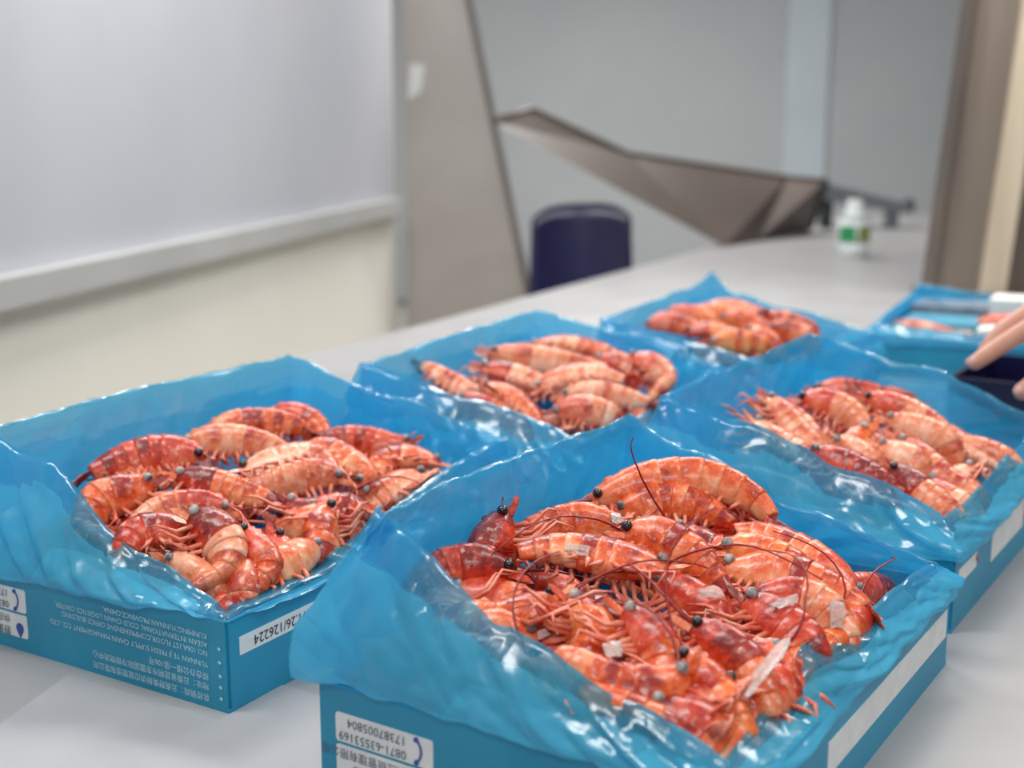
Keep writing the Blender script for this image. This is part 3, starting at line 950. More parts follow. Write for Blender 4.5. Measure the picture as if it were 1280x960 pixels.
def catmull(P, n):
    P = [Vector(p) for p in P]
    P = [P[0] * 2 - P[1]] + P + [P[-1] * 2 - P[-2]]
    out = []
    for i in range(1, len(P) - 2):
        p0, p1, p2, p3 = P[i - 1:i + 3]
        for k in range(12):
            t = k / 12
            out.append(0.5 * ((2 * p1) + (p2 - p0) * t + (2 * p0 - 5 * p1 + 4 * p2 - p3) * t * t + (3 * p1 - p0 - 3 * p2 + p3) * t ** 3))
    out.append(P[-2])
    # resample evenly
    L = [0]
    for i in range(1, len(out)):
        L.append(L[-1] + (out[i] - out[i - 1]).length)
    res = []
    j = 0
    for k in range(n):
        d = L[-1] * k / (n - 1)
        while j < len(L) - 2 and L[j + 1] < d:
            j += 1
        t = (d - L[j]) / max(1e-9, L[j + 1] - L[j])
        res.append(out[j].lerp(out[j + 1], t))
    return res, L[-1]


def lerp_tab(tab, s):
    for i in range(len(tab) - 1):
        if tab[i][0] <= s <= tab[i + 1][0]:
            t = (s - tab[i][0]) / (tab[i + 1][0] - tab[i][0])
            return tab[i][1] + (tab[i + 1][1] - tab[i][1]) * t
    return tab[-1][1] if s > tab[-1][0] else tab[0][1]


RV = [(0.05, .20), (.09, .34), (.14, .60), (.20, .84), (.28, .98), (.36, 1.0), (.46, .98), (.56, .90), (.66, .78), (.76, .62), (.84, .45), (.9, .34)]
SEG = [.355, .44, .525, .605, .685, .765, .85]


def make_shrimp(key, spine, side, label, group, shell, rnd, detail=2, fat=1.0):
    f = FR[key]
    P = [f.p(*q) for q in spine]
    # pieces hidden under neighbours: carry the tail on, down into the pile
    def plen(P):
        return sum((P[i + 1] - P[i]).length for i in range(len(P) - 1))
    d = (P[-1] - P[-2]).normalized()
    ctr = f.p(LA / 2, LB / 2, 0.08)
    want = 0.125 + 0.02 * rnd.random()
    guard = 0
    while plen(P) < want and guard < 20:
        guard += 1
        inw = ctr - P[-1]
        inw.normalize()
        d = (d + Vector((0, 0, -0.30)) + inw * 0.22).normalized()
        q = P[-1] + d * 0.014
        q.z = max(q.z, TZ + 0.045)
        P.append(q)
    N = 61
    sp, L = catmull(P, N)
    Rb = (0.0172 + 0.012 * (min(L, 0.2) - 0.13)) * fat
    base = sp[N // 2].copy()
    base.z = min(p.z for p in sp) - Rb * 0.6
    root = empty('shrimp', base, label, 'shrimp', group)
    up = Vector((0, 0, 1))
    roll = math.radians(rnd.uniform(5, 70))

    def fr(s):
        x = max(0, min(1, s)) * (N - 1)
        i = min(int(x), N - 2)
        p = sp[i].lerp(sp[i + 1], x - i)
        i0, i1 = max(0, i - 1), min(N - 1, i + 2)
        t = (sp[i1] - sp[i0]).normalized()
        if s < 0:
            p = p + t * (s * L)
        sd = up.cross(t)
        if sd.length < 1e-3:
            sd = Vector((1, 0, 0))
        sd.normalize()
        sd *= side
        u2 = t.cross(sd) if t.cross(sd).z > 0 else sd.cross(t)
        u2.normalize()
        do = (sd * math.cos(roll) + u2 * math.sin(roll)).normalized()
        la = t.cross(do).normalized()
        return p, t, do, la

    K = 16 if detail > 1 else 12
    # superellipse-ish section: rounded back, flatter flanks that narrow to the belly
    def ring(s, sc=1.0, vent=1.0):
        p, t, do, la = fr(s)
        r = lerp_tab(RV, s) * Rb * sc
        vs, pl = [], []
        for j in range(K):
            a = 2 * math.pi * j / K
            c, sn = math.cos(a), math.sin(a)
            h = c * (1.0 if c > 0 else 1.08 * vent)
            w = math.copysign(abs(sn) ** 0.85, sn) * 0.74 * (1.0 if c > -0.2 else 1.0 - 0.35 * (-c - 0.2))
            vs.append(p + do * (h * r) + la * (w * r))
            pl.append(max(0.0, -c) * 0.75)
        return vs, pl

    def loft(stations, capA=True, capB=True):
        v, fc, at = [], [], []
        for s, sc, ve, ex in stations:
            a, b = ring(s, sc, ve)
            v += a
            at += [min(1.0, x + ex) for x in b]
        n = len(stations)
        for i in range(n - 1):
            for j in range(K):
                fc.append((i * K + j, i * K + (j + 1) % K, (i + 1) * K + (j + 1) % K, (i + 1) * K + j))
        if capA:
            fc.append(tuple(reversed(range(K))))
        if capB:
            fc.append(tuple(range((n - 1) * K, n * K)))
        return v, fc, at

    # carapace with its saw-edged rostrum
    st = [(.075, .75, 1, .1), (.10, .95, 1, 0), (.14, 1.0, 1, 0), (.18, 1.02, 1, 0), (.225, .97, 1, .25), (.24, 1.03, 1, 0), (.29, 1.02, 1.04, 0), (.335, 1.03, 1.08, 0), (.365, 1.05, 1.1, .15), (.375, 0.97, 1.05, .5)]
    v, fc, at = loft(st)
    p0, t0_, do0, la0 = fr(.16)
    n0 = len(v)
    r0 = lerp_tab(RV, .16) * Rb
    crest_pts = []
    for k in range(9):
        s = .20 - k * .0245
        p, t, do, la = fr(s)
        hb = lerp_tab(RV, max(s, .05)) * Rb
        lift = Rb * 0.10 * max(0, (k - 4)) ** 1.2 * 0.5
        tooth = Rb * (0.16 if k % 2 else 0.05) * (1 - k / 10)
        bot = p + do * (hb * (0.80 if s > .1 else 0.86 - 0.0 * k) + lift * 0.8)
        top = p + do * (hb * 0.98 + lift + tooth)
        wd_ = la * Rb * 0.10 * (1 - k / 9.5)
        crest_pts.append((bot - wd_, bot + wd_, top))
    for tri in crest_pts:
        v += list(tri)
        at += [0.05, 0.05, 0.0]
    for k in range(8):
        b0 = n0 + k * 3
        fc += [(b0, b0 + 3, b0 + 5, b0 + 2), (b0 + 1, b0 + 2, b0 + 5, b0 + 4), (b0, b0 + 1, b0 + 4, b0 + 3)]
    cp = mesh_obj('carapace', v, fc, M['shell_red'] if rnd.random() < .35 else shell, root, base, True, at)
    # six overlapping tail plates
    for i in range(6):
        s0, s1 = SEG[i] - .006, SEG[i + 1] + .012
        m_ = s1 - s0
        st = [(s0, .93, 1.0, 0), (s0 + .2 * m_, 1.0, 1.05, 0), (s0 + .55 * m_, 1.03, 1.16, 0), (s0 + .85 * m_, 1.055, 1.14, .12), (s1, 1.05, 1.02, .42), (s1 + .001, .94, .95, .5)]
        v, fc, at = loft(st)
        mesh_obj('tail_plate', v, fc, shell, root, base, True, at)
    # tail fan: pointed middle blade and four side blades
    p, t, do, la = fr(.855)
    mb_v, mb_f, mb_a = [], [], []
    fl = max(0.024, .17 * L)
    for ang, ln, wd2 in ((0, .95, .26), (.30, 1.0, .34), (-.30, 1.0, .34), (.62, .92, .36), (-.62, .92, .36)):
        ax = (t * math.cos(ang) + la * math.sin(ang)).normalized()
        sx = (la * math.cos(ang) - t * math.sin(ang)).normalized()
        n0 = len(mb_v)
        rows = 6
        for k in range(rows):
            q = k / (rows - 1)
            w = wd2 * fl * 0.5 * math.sin(math.pi * min(.98, .12 + .80 * q)) ** 0.8
            if k == rows - 1:
                w *= 0.45
            c = p + ax * (fl * ln * q) + do * (0.02 * fl * (1 if ang else 3) - 0.10 * fl * q * q)
            mb_v += [c - sx * w, c + do * (0.05 * fl), c + sx * w, c - do * (0.035 * fl)]
            mb_a += [.25 * q, 0, .25 * q, .1]
        for k in range(rows - 1):
            b0 = n0 + k * 4
            for j in range(4):
                mb_f.append((b0 + j, b0 + (j + 1) % 4, b0 + 4 + (j + 1) % 4, b0 + 4 + j))
        mb_f.append((n0, n0 + 3, n0 + 2, n0 + 1))
        e = n0 + (rows - 1) * 4
        mb_f.append((e, e + 1, e + 2, e + 3))
    mesh_obj('tail_fan', mb_v, mb_f, M['shell_red'], root, base, False, mb_a)
    # stalked eyes
    em = M['eye_grey'] if rnd.random() < 0.72 else M['eye_black']
    for sg in (-1, 1):
        p, t, do, la = fr(.115)
        r = lerp_tab(RV, .115) * Rb
        c = p + la * (sg * r * 0.78) + do * (r * 0.45)
        er = 0.0046 * fat
        mb = MB().ball(c, er, 10, 7)
        mb.tube([p + la * (sg * r * 0.5) + do * (r * .35), c], [er * .45, er * .6], 6)
        mb.build('eye', em, root, base, True)
    if detail > 0:
        # walking legs
        nl = 5 if detail > 1 else 3
        for sg in (-1, 1):
            for k in range(nl):
                s = .15 + .19 * k / (nl - 1)
                p, t, do, la = fr(s)
                r = lerp_tab(RV, s) * Rb
                a0 = p - do * (r * .85) + la * (sg * r * .35)
                fw = -t
                sw = rnd.uniform(-.5, .7)
                ln = .030 + .012 * rnd.random()
                a1 = a0 + (-do * .8 + la * (sg * .45) + fw * (.3 + sw * .4)).normalized() * ln * .45
                a2 = a1 + (-do * .25 + la * (sg * .25) + fw * (.6 + sw * .6)).normalized() * ln * .55
                a3 = a2 + (-do * .5 - la * (sg * .1) + fw * (.2 + sw)).normalized() * ln * .40
                P_ = [Vector(q) for q in (a0, a1, a2, a3)]
                for q in P_:
                    q.z = max(q.z, TZ + .02)
                    lo_ = q - f.o
                    aa, bb = lo_.dot(f.A), lo_.dot(f.B)
                    q += f.A * (min(max(aa, .03), LA - .028) - aa) + f.B * (min(max(bb, .038), LB - .03) - bb)
                MB().tube(P_, [.0023, .0019, .0013, .0005], 5).build('leg', M['leg'], root, base, True)
        # swimmerets under the tail
        mb = MB()
        for sg in (-1, 1):
            for i in range(5):
                s = (SEG[i] + SEG[i + 1]) / 2
                p, t, do, la = fr(s)
                r = lerp_tab(RV, s) * Rb
                a0 = p - do * (r * 1.0) + la * (sg * r * .45)
                a1 = a0 + (-do * .7 + la * sg * .3 + t * rnd.uniform(-.4, .4)).normalized() * r * .55
                a2 = a1 + (-do * .5 + t * rnd.uniform(-.3, .9)).normalized() * r * .55
                mb.tube([a0, a1, a2], [.0018, .0022, .0006], 5)
        mb.build('swimmerets', M['leg'], root, base, True)
        # mouth parts: two flat scales under the rostrum
        for sg in (-1, 1):
            p, t, do, la = fr(.10)
            r = lerp_tab(RV, .10) * Rb
            a0 = p + la * (sg * r * .55) - do * (r * .35)
            tip = a0 - t * (.13 * L) + la * (sg * r * .5)
            wv = do * (r * .55)
            MB().prism([a0 - wv, a0 + wv * .6, tip.lerp(a0, .25) + wv * .7, tip, tip.lerp(a0, .35) - wv * .8], la * .0012).build('antennal_scale', shell, root, base)
    if detail > 1:
        for sg in ((-1, 1) if rnd.random() < .25 else (rnd.choice((-1, 1)),) if rnd.random() < .6 else ()):
            p, t, do, la = fr(.085)
            r = lerp_tab(RV, .085) * Rb
            q = p + la * (sg * r * .8)
            dr = (-t + la * (sg * rnd.uniform(.1, .7)) + up * rnd.uniform(.25, .7)).normalized()
            pts = [q]
            bend = Vector((rnd.uniform(-1, 1), rnd.uniform(-1, 1), rnd.uniform(-1.0, -.35)))
            for k in range(11):
                dr = (dr + bend * .17 + Vector((rnd.uniform(-.06, .06),) * 3)).normalized()
                nx = pts[-1] + dr * .0115
                nx.z = max(nx.z, TZ + .10)
                loc = nx - f.o
                aa, bb = loc.dot(f.A), loc.dot(f.B)
                lim = 0.030 if nx.z > TZ + BH else 0.03
                if aa < lim or aa > LA - lim or bb < lim or bb > LB - lim:
                    bend = (ctr - nx).normalized() * 2.0
                    nx += (ctr - nx).normalized() * 0.006
                pts.append(nx)
            MB().tube(pts, [.0011 - .0006 * k / 11 for k in range(12)], 5).build('antenna', M['antenna'], root, base, True)
    return root


SPINES['front'] += [
  ([(.060, .036, .108), (.105, .040, .112), (.150, .040, .108), (.185, .046, .098)], -1),
  ([(.175, .040, .108), (.215, .036, .108), (.255, .038, .102), (.285, .044, .092)], -1),
  ([(.296, .215, .092), (.300, .170, .098), (.298, .130, .096), (.290, .090, .088)], -1),
  ([(.298, .330, .090), (.302, .290, .094), (.300, .250, .092), (.290, .215, .084)], 1),
  ([(.040, .130, .120), (.050, .095, .122), (.075, .062, .116), (.110, .052, .106)], -1),
]
SPINES['left'] += [
  ([(.075, .042, .112), (.115, .036, .112), (.160, .036, .108), (.195, .042, .096)], -1),
  ([(.298, .170, .092), (.302, .130, .096), (.300, .095, .092), (.290, .06, .084)], -1),
]
SPINES['right'] += [
  ([(.060, .042, .112), (.105, .036, .112), (.150, .036, .108), (.190, .042, .096)], -1),
  ([(.190, .042, .108), (.230, .036, .106), (.270, .040, .100), (.300, .052, .090)], -1),
]
SL = {'far': ['large orange shrimp on top at the left of the furthest box',
         'small orange shrimp at the left front of the furthest box',
         'shrimp along the back of the furthest box',
         'topmost amber shrimp in the centre of the furthest box',
         'red-orange shrimp at the right end of the furthest box',
         'orange shrimp at the front of the furthest box',
         'shrimp at the front corner of the furthest box',
         'amber shrimp beside the right wall of the furthest box',
         'orange shrimp resting on the large left one in the furthest box',
         'short shrimp right of centre in the furthest box'],
 'front': ['large curled shrimp arching along the back corner of the front box',
           'small shrimp with a pale belly nested inside the large curled one',
           'shrimp with its pointed head raised beside the back-left film wall of the front box',
           'dark red shrimp end lying at the far left of the front box',
           'long orange-red shrimp stretched across the left middle of the front pile',
           'translucent orange shrimp behind the long stretched one in the front box',
           'yellowish shrimp with spread legs slanting down the centre of the front pile',
           "short orange shrimp below the dark gap in the front box's back half",
           'shrimp with a round black eye at the back right of the front pile',
           'big frosted shrimp lying along the back-right wall of the front box',
           'red curled tail between the large curled and the big frosted shrimp',
           'pale orange shrimp lying parallel in front of the big frosted one',
           'pale frosted shrimp with lumpy belly at the right of the front box',
           'orange shrimp end under the pale frosted one, by the right wall',
           'deep red shrimp at the centre right of the front pile',
           'long orange shrimp slanting toward the clear ice strip in the front box',
           'shrimp with a large grey eye in the lower middle of the front pile',
           'wide amber shrimp tail in the lower left of the front pile',
           'pale translucent shrimp head at the left lip of the front box',
           'small orange shrimp tucked under the pale head at the left lip',
           'shrimp curled into a hook at the front lip of the front box',
           'wide amber shrimp at the lower centre of the front box',
           'frosted pinkish shrimp at the lowest corner of the front box',
           'orange shrimp under the clear ice strip in the front box',
           'small orange shrimp head peeping out beside the clear ice strip',
           'shrimp lying along the left front lip of the front box',
           'orange shrimp end under the dark red one at the far left of the front box',
           'reddish shrimp below the eye of the long stretched one',
           'dark red pointed shrimp piece near the lowest corner of the front box',
           'pale shrimp end at the front lip, left of the frosted pinkish one',
           "shrimp pressed against the film lip in the middle of the front box's near side",
           "shrimp pressed against the film lip just left of the front box's lowest corner",
           'shrimp lying along the right wall of the front box, near its lowest corner',
           'shrimp lying along the right wall of the front box, near its right corner',
           'shrimp bent round the left corner of the front box, under the film'],
 'left': ['topmost shrimp at the back of the left box',
          'curled shrimp at the back right of the left pile',
          'shrimp just below the topmost one in the left box',
          'long shrimp bowed along the far left of the left pile',
          'thick pale-bellied shrimp at the left end of the left pile',
          'shrimp with a small grey eye left of centre in the left box',
          'shrimp with two grey eyes in the centre of the left box',
          'orange shrimp at the lower left lip of the left box',
          'pale curved shrimp standing out at the front of the left pile',
          'shrimp with a raised pointed head at the front of the left box',
          'small shrimp between the two front ones in the left box',
          'orange tail at the front right of the left box',
          "orange shrimp beside the front box's film corner, in the left box",
          'pale broken-shelled shrimp in the middle of the left pile',
          'shrimp across the centre right of the left pile',
          'shrimp with a dark red tip at the back right of the left box',
          'shrimp with a black eye right of centre in the left box',
          'shrimp at the far right end of the left pile',
          'short orange shrimp under the far right one in the left box',
          'pinkish shrimp below the centre of the left pile',
          'half-hidden shrimp under the pinkish one in the left box',
          'shrimp end against the left film wall of the left box',
          'half-hidden shrimp at the lowest lip of the left box',
          'shrimp pressed against the near film lip of the left box',
          'shrimp lying along the right wall of the left box'],
 'mid': ['red-headed shrimp at the left corner of the middle box',
         'longest shrimp, lying straight across the middle box',
         'shrimp along the back of the middle box',
         'short pale shrimp under the longest one in the middle box',
         'shrimp bent in the centre of the middle box',
         'curled shrimp at the right end of the middle box',
         'pale shrimp slanting to the front lip of the middle box',
         'pale shrimp lying along the front right of the middle box',
         'short shrimp at the front corner of the middle box',
         'shrimp inside the bend of the curled one in the middle box',
         'half-hidden shrimp along the left front lip of the middle box',
         'shrimp end at the back left of the middle box'],
 'right': ['pale shrimp at the far left corner of the box beside the hand',
           'pale shrimp with a dark eye near the left corner of the box beside the hand',
           'pink shrimp second from the back-left wall of the box beside the hand',
           'long shrimp along the back-left wall of the box beside the hand',
           'orange-brown shrimp at the back corner of the box beside the hand',
           'long pale shrimp across the back of the pale pile',
           'pale shrimp just in front of the long one across the back',
           'long shrimp slanting to the right wall of the pale pile',
           'pale shrimp with a dark eye at the nearest corner of the pale pile',
           'shrimp along the back-right wall of the box beside the hand',
           'shrimp end at the right edge of the picture in the pale pile',
           'amber-red shrimp in the dark hollow of the pale pile',
           'small shrimp right of the dark hollow in the pale pile',
           'pale shrimp along the front lip of the box beside the hand',
           'pink shrimp left of the dark hollow in the pale pile',
           'shrimp at the right wall of the box beside the hand',
           'half-hidden shrimp at the left front lip of the pale pile',
           'half-hidden shrimp near the nearest corner of the pale pile',
           'pale shrimp pressed against the left half of the near film lip, box beside the hand',
           'pale shrimp pressed against the right half of the near film lip, box beside the hand'],
 'side': ['bright red shrimp beside the hand in the shallow box', 'pale shrimp at the near wall of the shallow box', 'orange shrimp at the back of the shallow box']}
BOXNAME = {'front': 'front box', 'left': 'box nearest the cream wall', 'right': 'box beside the hand', 'mid': 'middle box', 'far': 'furthest box', 'side': 'shallow box by the metal column'}
SHELLS = {'front': ['shell_orange', 'shell_orange', 'shell_red', 'shell_amber', 'shell_orange'], 'left': ['shell_orange', 'shell_orange', 'shell_pink', 'shell_red'],
          'right': ['shell_pink', 'shell_pink', 'shell_pink', 'shell_red', 'shell_pink'], 'mid': ['shell_pink', 'shell_pink', 'shell_orange', 'shell_pink'], 'far': ['shell_amber', 'shell_orange', 'shell_amber'], 'side': ['shell_red', 'shell_pink', 'shell_amber']}
FORCE = {('front', 3): 'shell_red', ('front', 10): 'shell_red', ('front', 14): 'shell_red', ('front', 22): 'shell_pink', ('front', 12): 'shell_pink', ('front', 9): 'shell_orange', ('front', 0): 'shell_orange',
         ('front', 17): 'shell_amber', ('front', 21): 'shell_amber', ('right', 4): 'shell_amber', ('right', 11): 'shell_amber', ('left', 15): 'shell_red', ('left', 8): 'shell_pink', ('left', 13): 'shell_pink', ('side', 0): 'shell_red', ('right', 18): 'shell_pink', ('right', 8): 'shell_pink', ('left', 23): 'shell_orange'}
for key, lst in SPINES.items():
    rnd = random.Random(hash_seed := {'front': 5, 'left': 11, 'right': 23, 'mid': 31, 'far': 43, 'side': 57}[key])
    for i, (sp_, side) in enumerate(lst):
        sh_ = FORCE.get((key, i)) or SHELLS[key][i % len(SHELLS[key])]
        det = 2 if key == 'front' else (1 if key in ('left', 'right', 'mid') else 0)
        if key == 'left' and i % 3 == 0:
            det = 2
        make_shrimp(key, sp_, side, SL[key][i], 'shrimps in the ' + BOXNAME[key], M[sh_], rnd, det, rnd.uniform(.9, 1.12))
    # deeper layer, only glimpsed in the gaps
    if key in ('front', 'left', 'right', 'mid', 'far'):
        na, nb = (4, 6) if key in ('front', 'left') else (3, 5)
        for ia in range(na):
            for ib in range(nb):
                ca = LA * (ia + .5) / na + rnd.uniform(-.01, .01)
                cb = LB * (ib + .5) / nb + rnd.uniform(-.01, .01)
                ca = min(max(ca, .075), LA - .075)
                cb = min(max(cb, .075), LB - .075)
                an = rnd.uniform(0, 2 * math.pi)
                zt = .092 if ca < LA * .5 else .074
                dx, dy = math.cos(an) * .05, math.sin(an) * .05
                sp_ = [(ca - dx, cb - dy, zt), (ca + dy * .25, cb - dx * .25, zt + .006), (ca + dx, cb + dy, zt)]
                make_shrimp(key, sp_, rnd.choice((-1, 1)), 'shrimp buried under others in the ' + BOXNAME[key] + ', barely showing', 'buried shrimps in the ' + BOXNAME[key],
                            M[rnd.choice(['shell_red', 'shell_red', 'shell_orange'])], rnd, 0, 1.0)

# ------------------------------------------------------------------ ice on the front shrimps
def ice_chip(key, loc, size, rot, label, seed):
    f = FR[key]
    c = f.p(*loc)
    r = random.Random(seed)
    m_ = Matrix.Rotation(rot[2], 3, 'Z') @ Matrix.Rotation(rot[1], 3, 'Y') @ Matrix.Rotation(rot[0], 3, 'X')
    pts = []
    k = 9
    for z in (-1, -.4, .5, 1):
        sc = {-1: .72, -.4: 1, .5: .95, 1: .6}[z]
        for j in range(k):
            a = 2 * math.pi * j / k
            j_ = 1 + r.uniform(-.35, .25)
            q = Vector((math.copysign(abs(math.cos(a)) ** .6, math.cos(a)) * size[0] * sc * j_, math.copysign(abs(math.sin(a)) ** .6, math.sin(a)) * size[1] * sc * j_, z * size[2]))
            pts.append(c + m_ @ q)
    fc = []
    for i in range(3):
        for j in range(k):
            fc.append((i * k + j, i * k + (j + 1) % k, (i + 1) * k + (j + 1) % k, (i + 1) * k + j))
    fc.append(tuple(reversed(range(k))))
    fc.append(tuple(range(3 * k, 4 * k)))
    o = mesh_obj('ice_chip', pts, fc, M['ice'], None, c - Vector((0, 0, size[2])))
    tag(o, label, 'ice', 'bits of ice among the shrimps of the front box')


ice_chip('front', (0.0683, 0.4007, 0.1574), (0.0048, 0.0088, 0.002), (0.9, 0.1, -0.3), 'upright white ice chip on the large curled shrimp', 0)
ice_chip('front', (0.30300000000000005, 0.2502, 0.1136), (0.0056, 0.012, 0.0024), (0.9, 0.1, -0.1), 'tall white ice chip at the right wall of the front box', 1)
ice_chip('front', (0.30300000000000005, 0.1074, 0.124), (0.0336, 0.0048, 0.0024), (0, -0.35, 0.85), 'long clear ice strip at the lower right of the front pile', 2)
ice_chip('front', (0.125, 0.1632, 0.1572), (0.0096, 0.0048, 0.0024), (0.4, 0, -0.2), 'white ice chip on the long stretched shrimp', 3)
ice_chip('front', (0.1142, 0.2451, 0.1601), (0.0048, 0.0048, 0.0032), (0.4, 0.2, 0.3), 'small white ice chip below the large curled shrimp', 4)
ice_chip('front', (0.2192, 0.0491, 0.1366), (0.008, 0.0064, 0.002), (0.6, 0.2, 0.5), 'white ice chip beside the large grey eye', 5)
ice_chip('front', (0.1446, 0.1892, 0.1568), (0.0064, 0.004, 0.0024), (0.4, 0.0, -0.4), 'small white ice chip on the yellowish shrimp', 6)
ice_chip('front', (0.2332, 0.1717, 0.1418), (0.0096, 0.0048, 0.0024), (0.5, 0.0, 0.2), 'frosty ice chip at the centre of the front pile', 7)
ice_chip('front', (0.2769, 0.2101, 0.1312), (0.0128, 0.004, 0.002), (0.5, -0.1, 0.4), 'clear ice sliver at the right centre of the front pile', 8)


# ------------------------------------------------------------------ things behind the boxes
# leaning grey panel with a dark edge
pb = Vector((-0.25, 6.15, 0))
pn = empty('leaning_panel', pb, 'tall grey tapering panel with a dark edge, standing behind the table', 'panel')
MB().prism([(-0.50, 6.15, 0), (0.155, 6.15, 0), (-0.405, 6.15, 2.75), (-0.50, 6.15, 2.75)], (0, 0.05, 0)).build('board', M['partition'], pn, pb)
MB().prism([(0.155, 6.135, 0), (0.19, 6.135, 0), (-0.37, 6.135, 2.75), (-0.405, 6.135, 2.75)], (0, 0.08, 0)).build('edge_strip', M['partition_edge'], pn, pb)
MB().prism([(-0.485, 6.138, 1.36), (-0.42, 6.138, 1.40), (-0.40, 6.138, 1.52), (-0.47, 6.138, 1.53)], (0, 0.012, 0)).build('painted_highlight', M['sticker'], pn, pb)  # pale patch on the board, a highlight put in as colour

# navy plastic chair beside the table
cb_ = Vector((0.27, 5.15, 0))
ch = empty('chair', cb_, 'dark navy plastic chair beside the far end of the table', 'chair')
v, fc = [], []
nx_, nz_ = 13, 9
for side_ in (0, 1):
    for j in range(nz_):
        tz = j / (nz_ - 1)
        for i in range(nx_):
            tx = -1 + 2 * i / (nx_ - 1)
            hw = 0.205 - 0.012 * tz
            z = 0.50 + tz * (0.455 - 0.05 * abs(tx) ** 4 - 0.015 * (1 - tx) * 0.5)
            y = 5.0 + 0.06 * (1 - tx * tx) + 0.05 * tz + 0.022 * side_
            v.append((0.268 + tx * hw, y, z))
n1_ = nx_ * nz_
for j in range(nz_ - 1):
    for i in range(nx_ - 1):
        q = j * nx_ + i
        fc.append((q, q + 1, q + nx_ + 1, q + nx_))
        fc.append((q + n1_, q + n1_ + nx_, q + n1_ + nx_ + 1, q + n1_ + 1))
for i in range(nx_ - 1):
    fc.append((i, i + n1_, i + 1 + n1_, i + 1))
    q = (nz_ - 1) * nx_ + i
    fc.append((q, q + 1, q + 1 + n1_, q + n1_))
for j in range(nz_ - 1):
    q = j * nx_
    fc.append((q, q + nx_, q + nx_ + n1_, q + n1_))
    q = j * nx_ + nx_ - 1
    fc.append((q, q + n1_, q + nx_ + n1_, q + nx_))
mesh_obj('backrest', v, fc, M['navy'], ch, cb_, True)
MB().prism([(0.06, 5.05, 0.44), (0.476, 5.05, 0.44), (0.46, 5.46, 0.45), (0.076, 5.46, 0.45)], (0, 0, 0.035)).build('seat', M['navy'], ch, cb_)
for x, y in ((0.09, 5.08), (0.446, 5.08), (0.10, 5.42), (0.436, 5.42)):
    MB().tube([(x, y, 0.45), (x + (x - 0.268) * 0.15, y + (y - 5.25) * 0.15, 0.0)], 0.014, 8).build('leg', M['grey_metal'], ch, cb_, True)
for x in (0.10, 0.436):
    MB().tube([(x, 5.06, 0.46), (x, 5.075, 0.58)], 0.013, 8).build('back_support', M['grey_metal'], ch, cb_, True)

# folded brown metal sheet on the table
P0, P1, P2, P3, P3b = (-0.074, 4.9, 1.262), (0.078, 5.2, 1.311), (0.492, 5.6, 1.13), (1.26, 6.0, 1.015), (1.432, 6.0, 1.0)
P5, P5b, P4 = (0.865, 5.307, 0.762), (1.044, 5.573, 0.762), (1.391, 6.096, 0.762)
fb = Vector((1.05, 5.6, TZ))
fs = empty('folded_metal_sheet', fb, 'large brownish grey folded metal sheet jutting up from the table', 'metal sheet')
MB().prism([P0, P1, P2], (0.0, 0.035, 0.006)).add(*(lambda m_: (m_.v, m_.f))(MB().prism([P0, P2, P5], (0.0, 0.035, 0.006)))).build('narrow_arm', M['brown_metal'], fs, fb)
MB().prism([P2, P3, P5b, P5], (0.0, 0.035, 0.006)).build('main_panel', M['brown_metal'], fs, fb)
MB().prism([P3, P3b, P4, P5b], (0.0, 0.035, 0.006)).build('end_panel', M['brown_metal'], fs, fb)
MB().tube([P0, P1, P2, P3, P3b], 0.012, 6).build('rolled_edge', M['brown_edge'], fs, fb, True)
MB().tube([P3b, (P4[0], P4[1], P4[2] + 0.022)], 0.02, 6).build('end_edge', M['dark'], fs, fb, True)

# grey flat device at the far end
gb = Vector((1.75, 6.3, TZ))
gd = empty('grey_device', gb, 'flat grey device with a dark knob at the far end of the table', 'device')
MB().prism([(1.47, 6.28, 0.90), (1.90, 6.28, 0.835), (1.93, 6.28, 0.875), (1.47, 6.28, 0.985)], (0, 0.16, 0)).build('body', M['grey_metal'], gd, gb)
MB().box((1.50, 6.32, TZ), (0.05, 0, 0), (0, 0.08, 0), (0, 0, 0.15)).build('foot', M['dark'], gd, gb)
MB().box((1.82, 6.32, TZ), (0.05, 0, 0), (0, 0.08, 0), (0, 0, 0.09)).build('foot', M['grey_metal'], gd, gb)
MB().ball((1.915, 6.33, 0.868), 0.036, 12, 8).build('knob', M['dark'], gd, gb, True)

# bottle with green print
bb_ = Vector((1.292, 4.93, TZ))
bt = empty('plastic_jar', bb_, 'small pale plastic jar with green print standing on the table', 'jar')
MB().lathe(bb_, [(0.052, 0.0), (0.058, 0.006), (0.058, 0.035), (0.060, 0.05)], 20).build('foot', M['clear_plastic'], bt, bb_, True)
MB().lathe(bb_ + Vector((0, 0, 0.05)), [(0.060, 0.0), (0.061, 0.05), (0.056, 0.085)], 20).build('jar_body', M['clear_plastic'], bt, bb_, True)
for a0, a1, mt, nm in ((200, 262, 'green', 'green_print'), (272, 330, 'olive', 'olive_print')):
    pts = []
    for k in range(7):
        a = math.radians(a0 + (a1 - a0) * k / 6)
        pts.append((math.cos(a), math.sin(a)))
    mb = MB()
    vv = [bb_ + Vector((c * 0.0622, s * 0.0622, z)) for z in (0.058, 0.118) for c, s in pts] + [bb_ + Vector((c * 0.0605, s * 0.0605, z)) for z in (0.058, 0.118) for c, s in pts]
    ff = [(i, i + 1, i + 8, i + 7) for i in range(6)]
    mb.add(vv, ff).build(nm, M[mt], bt, bb_, True)
MB().lathe(bb_ + Vector((0, 0, 0.135)), [(0.056, 0), (0.040, 0.03), (0.030, 0.05), (0.030, 0.075), (0.028, 0.078)], 20).build('neck', M['clear_plastic'], bt, bb_, True)

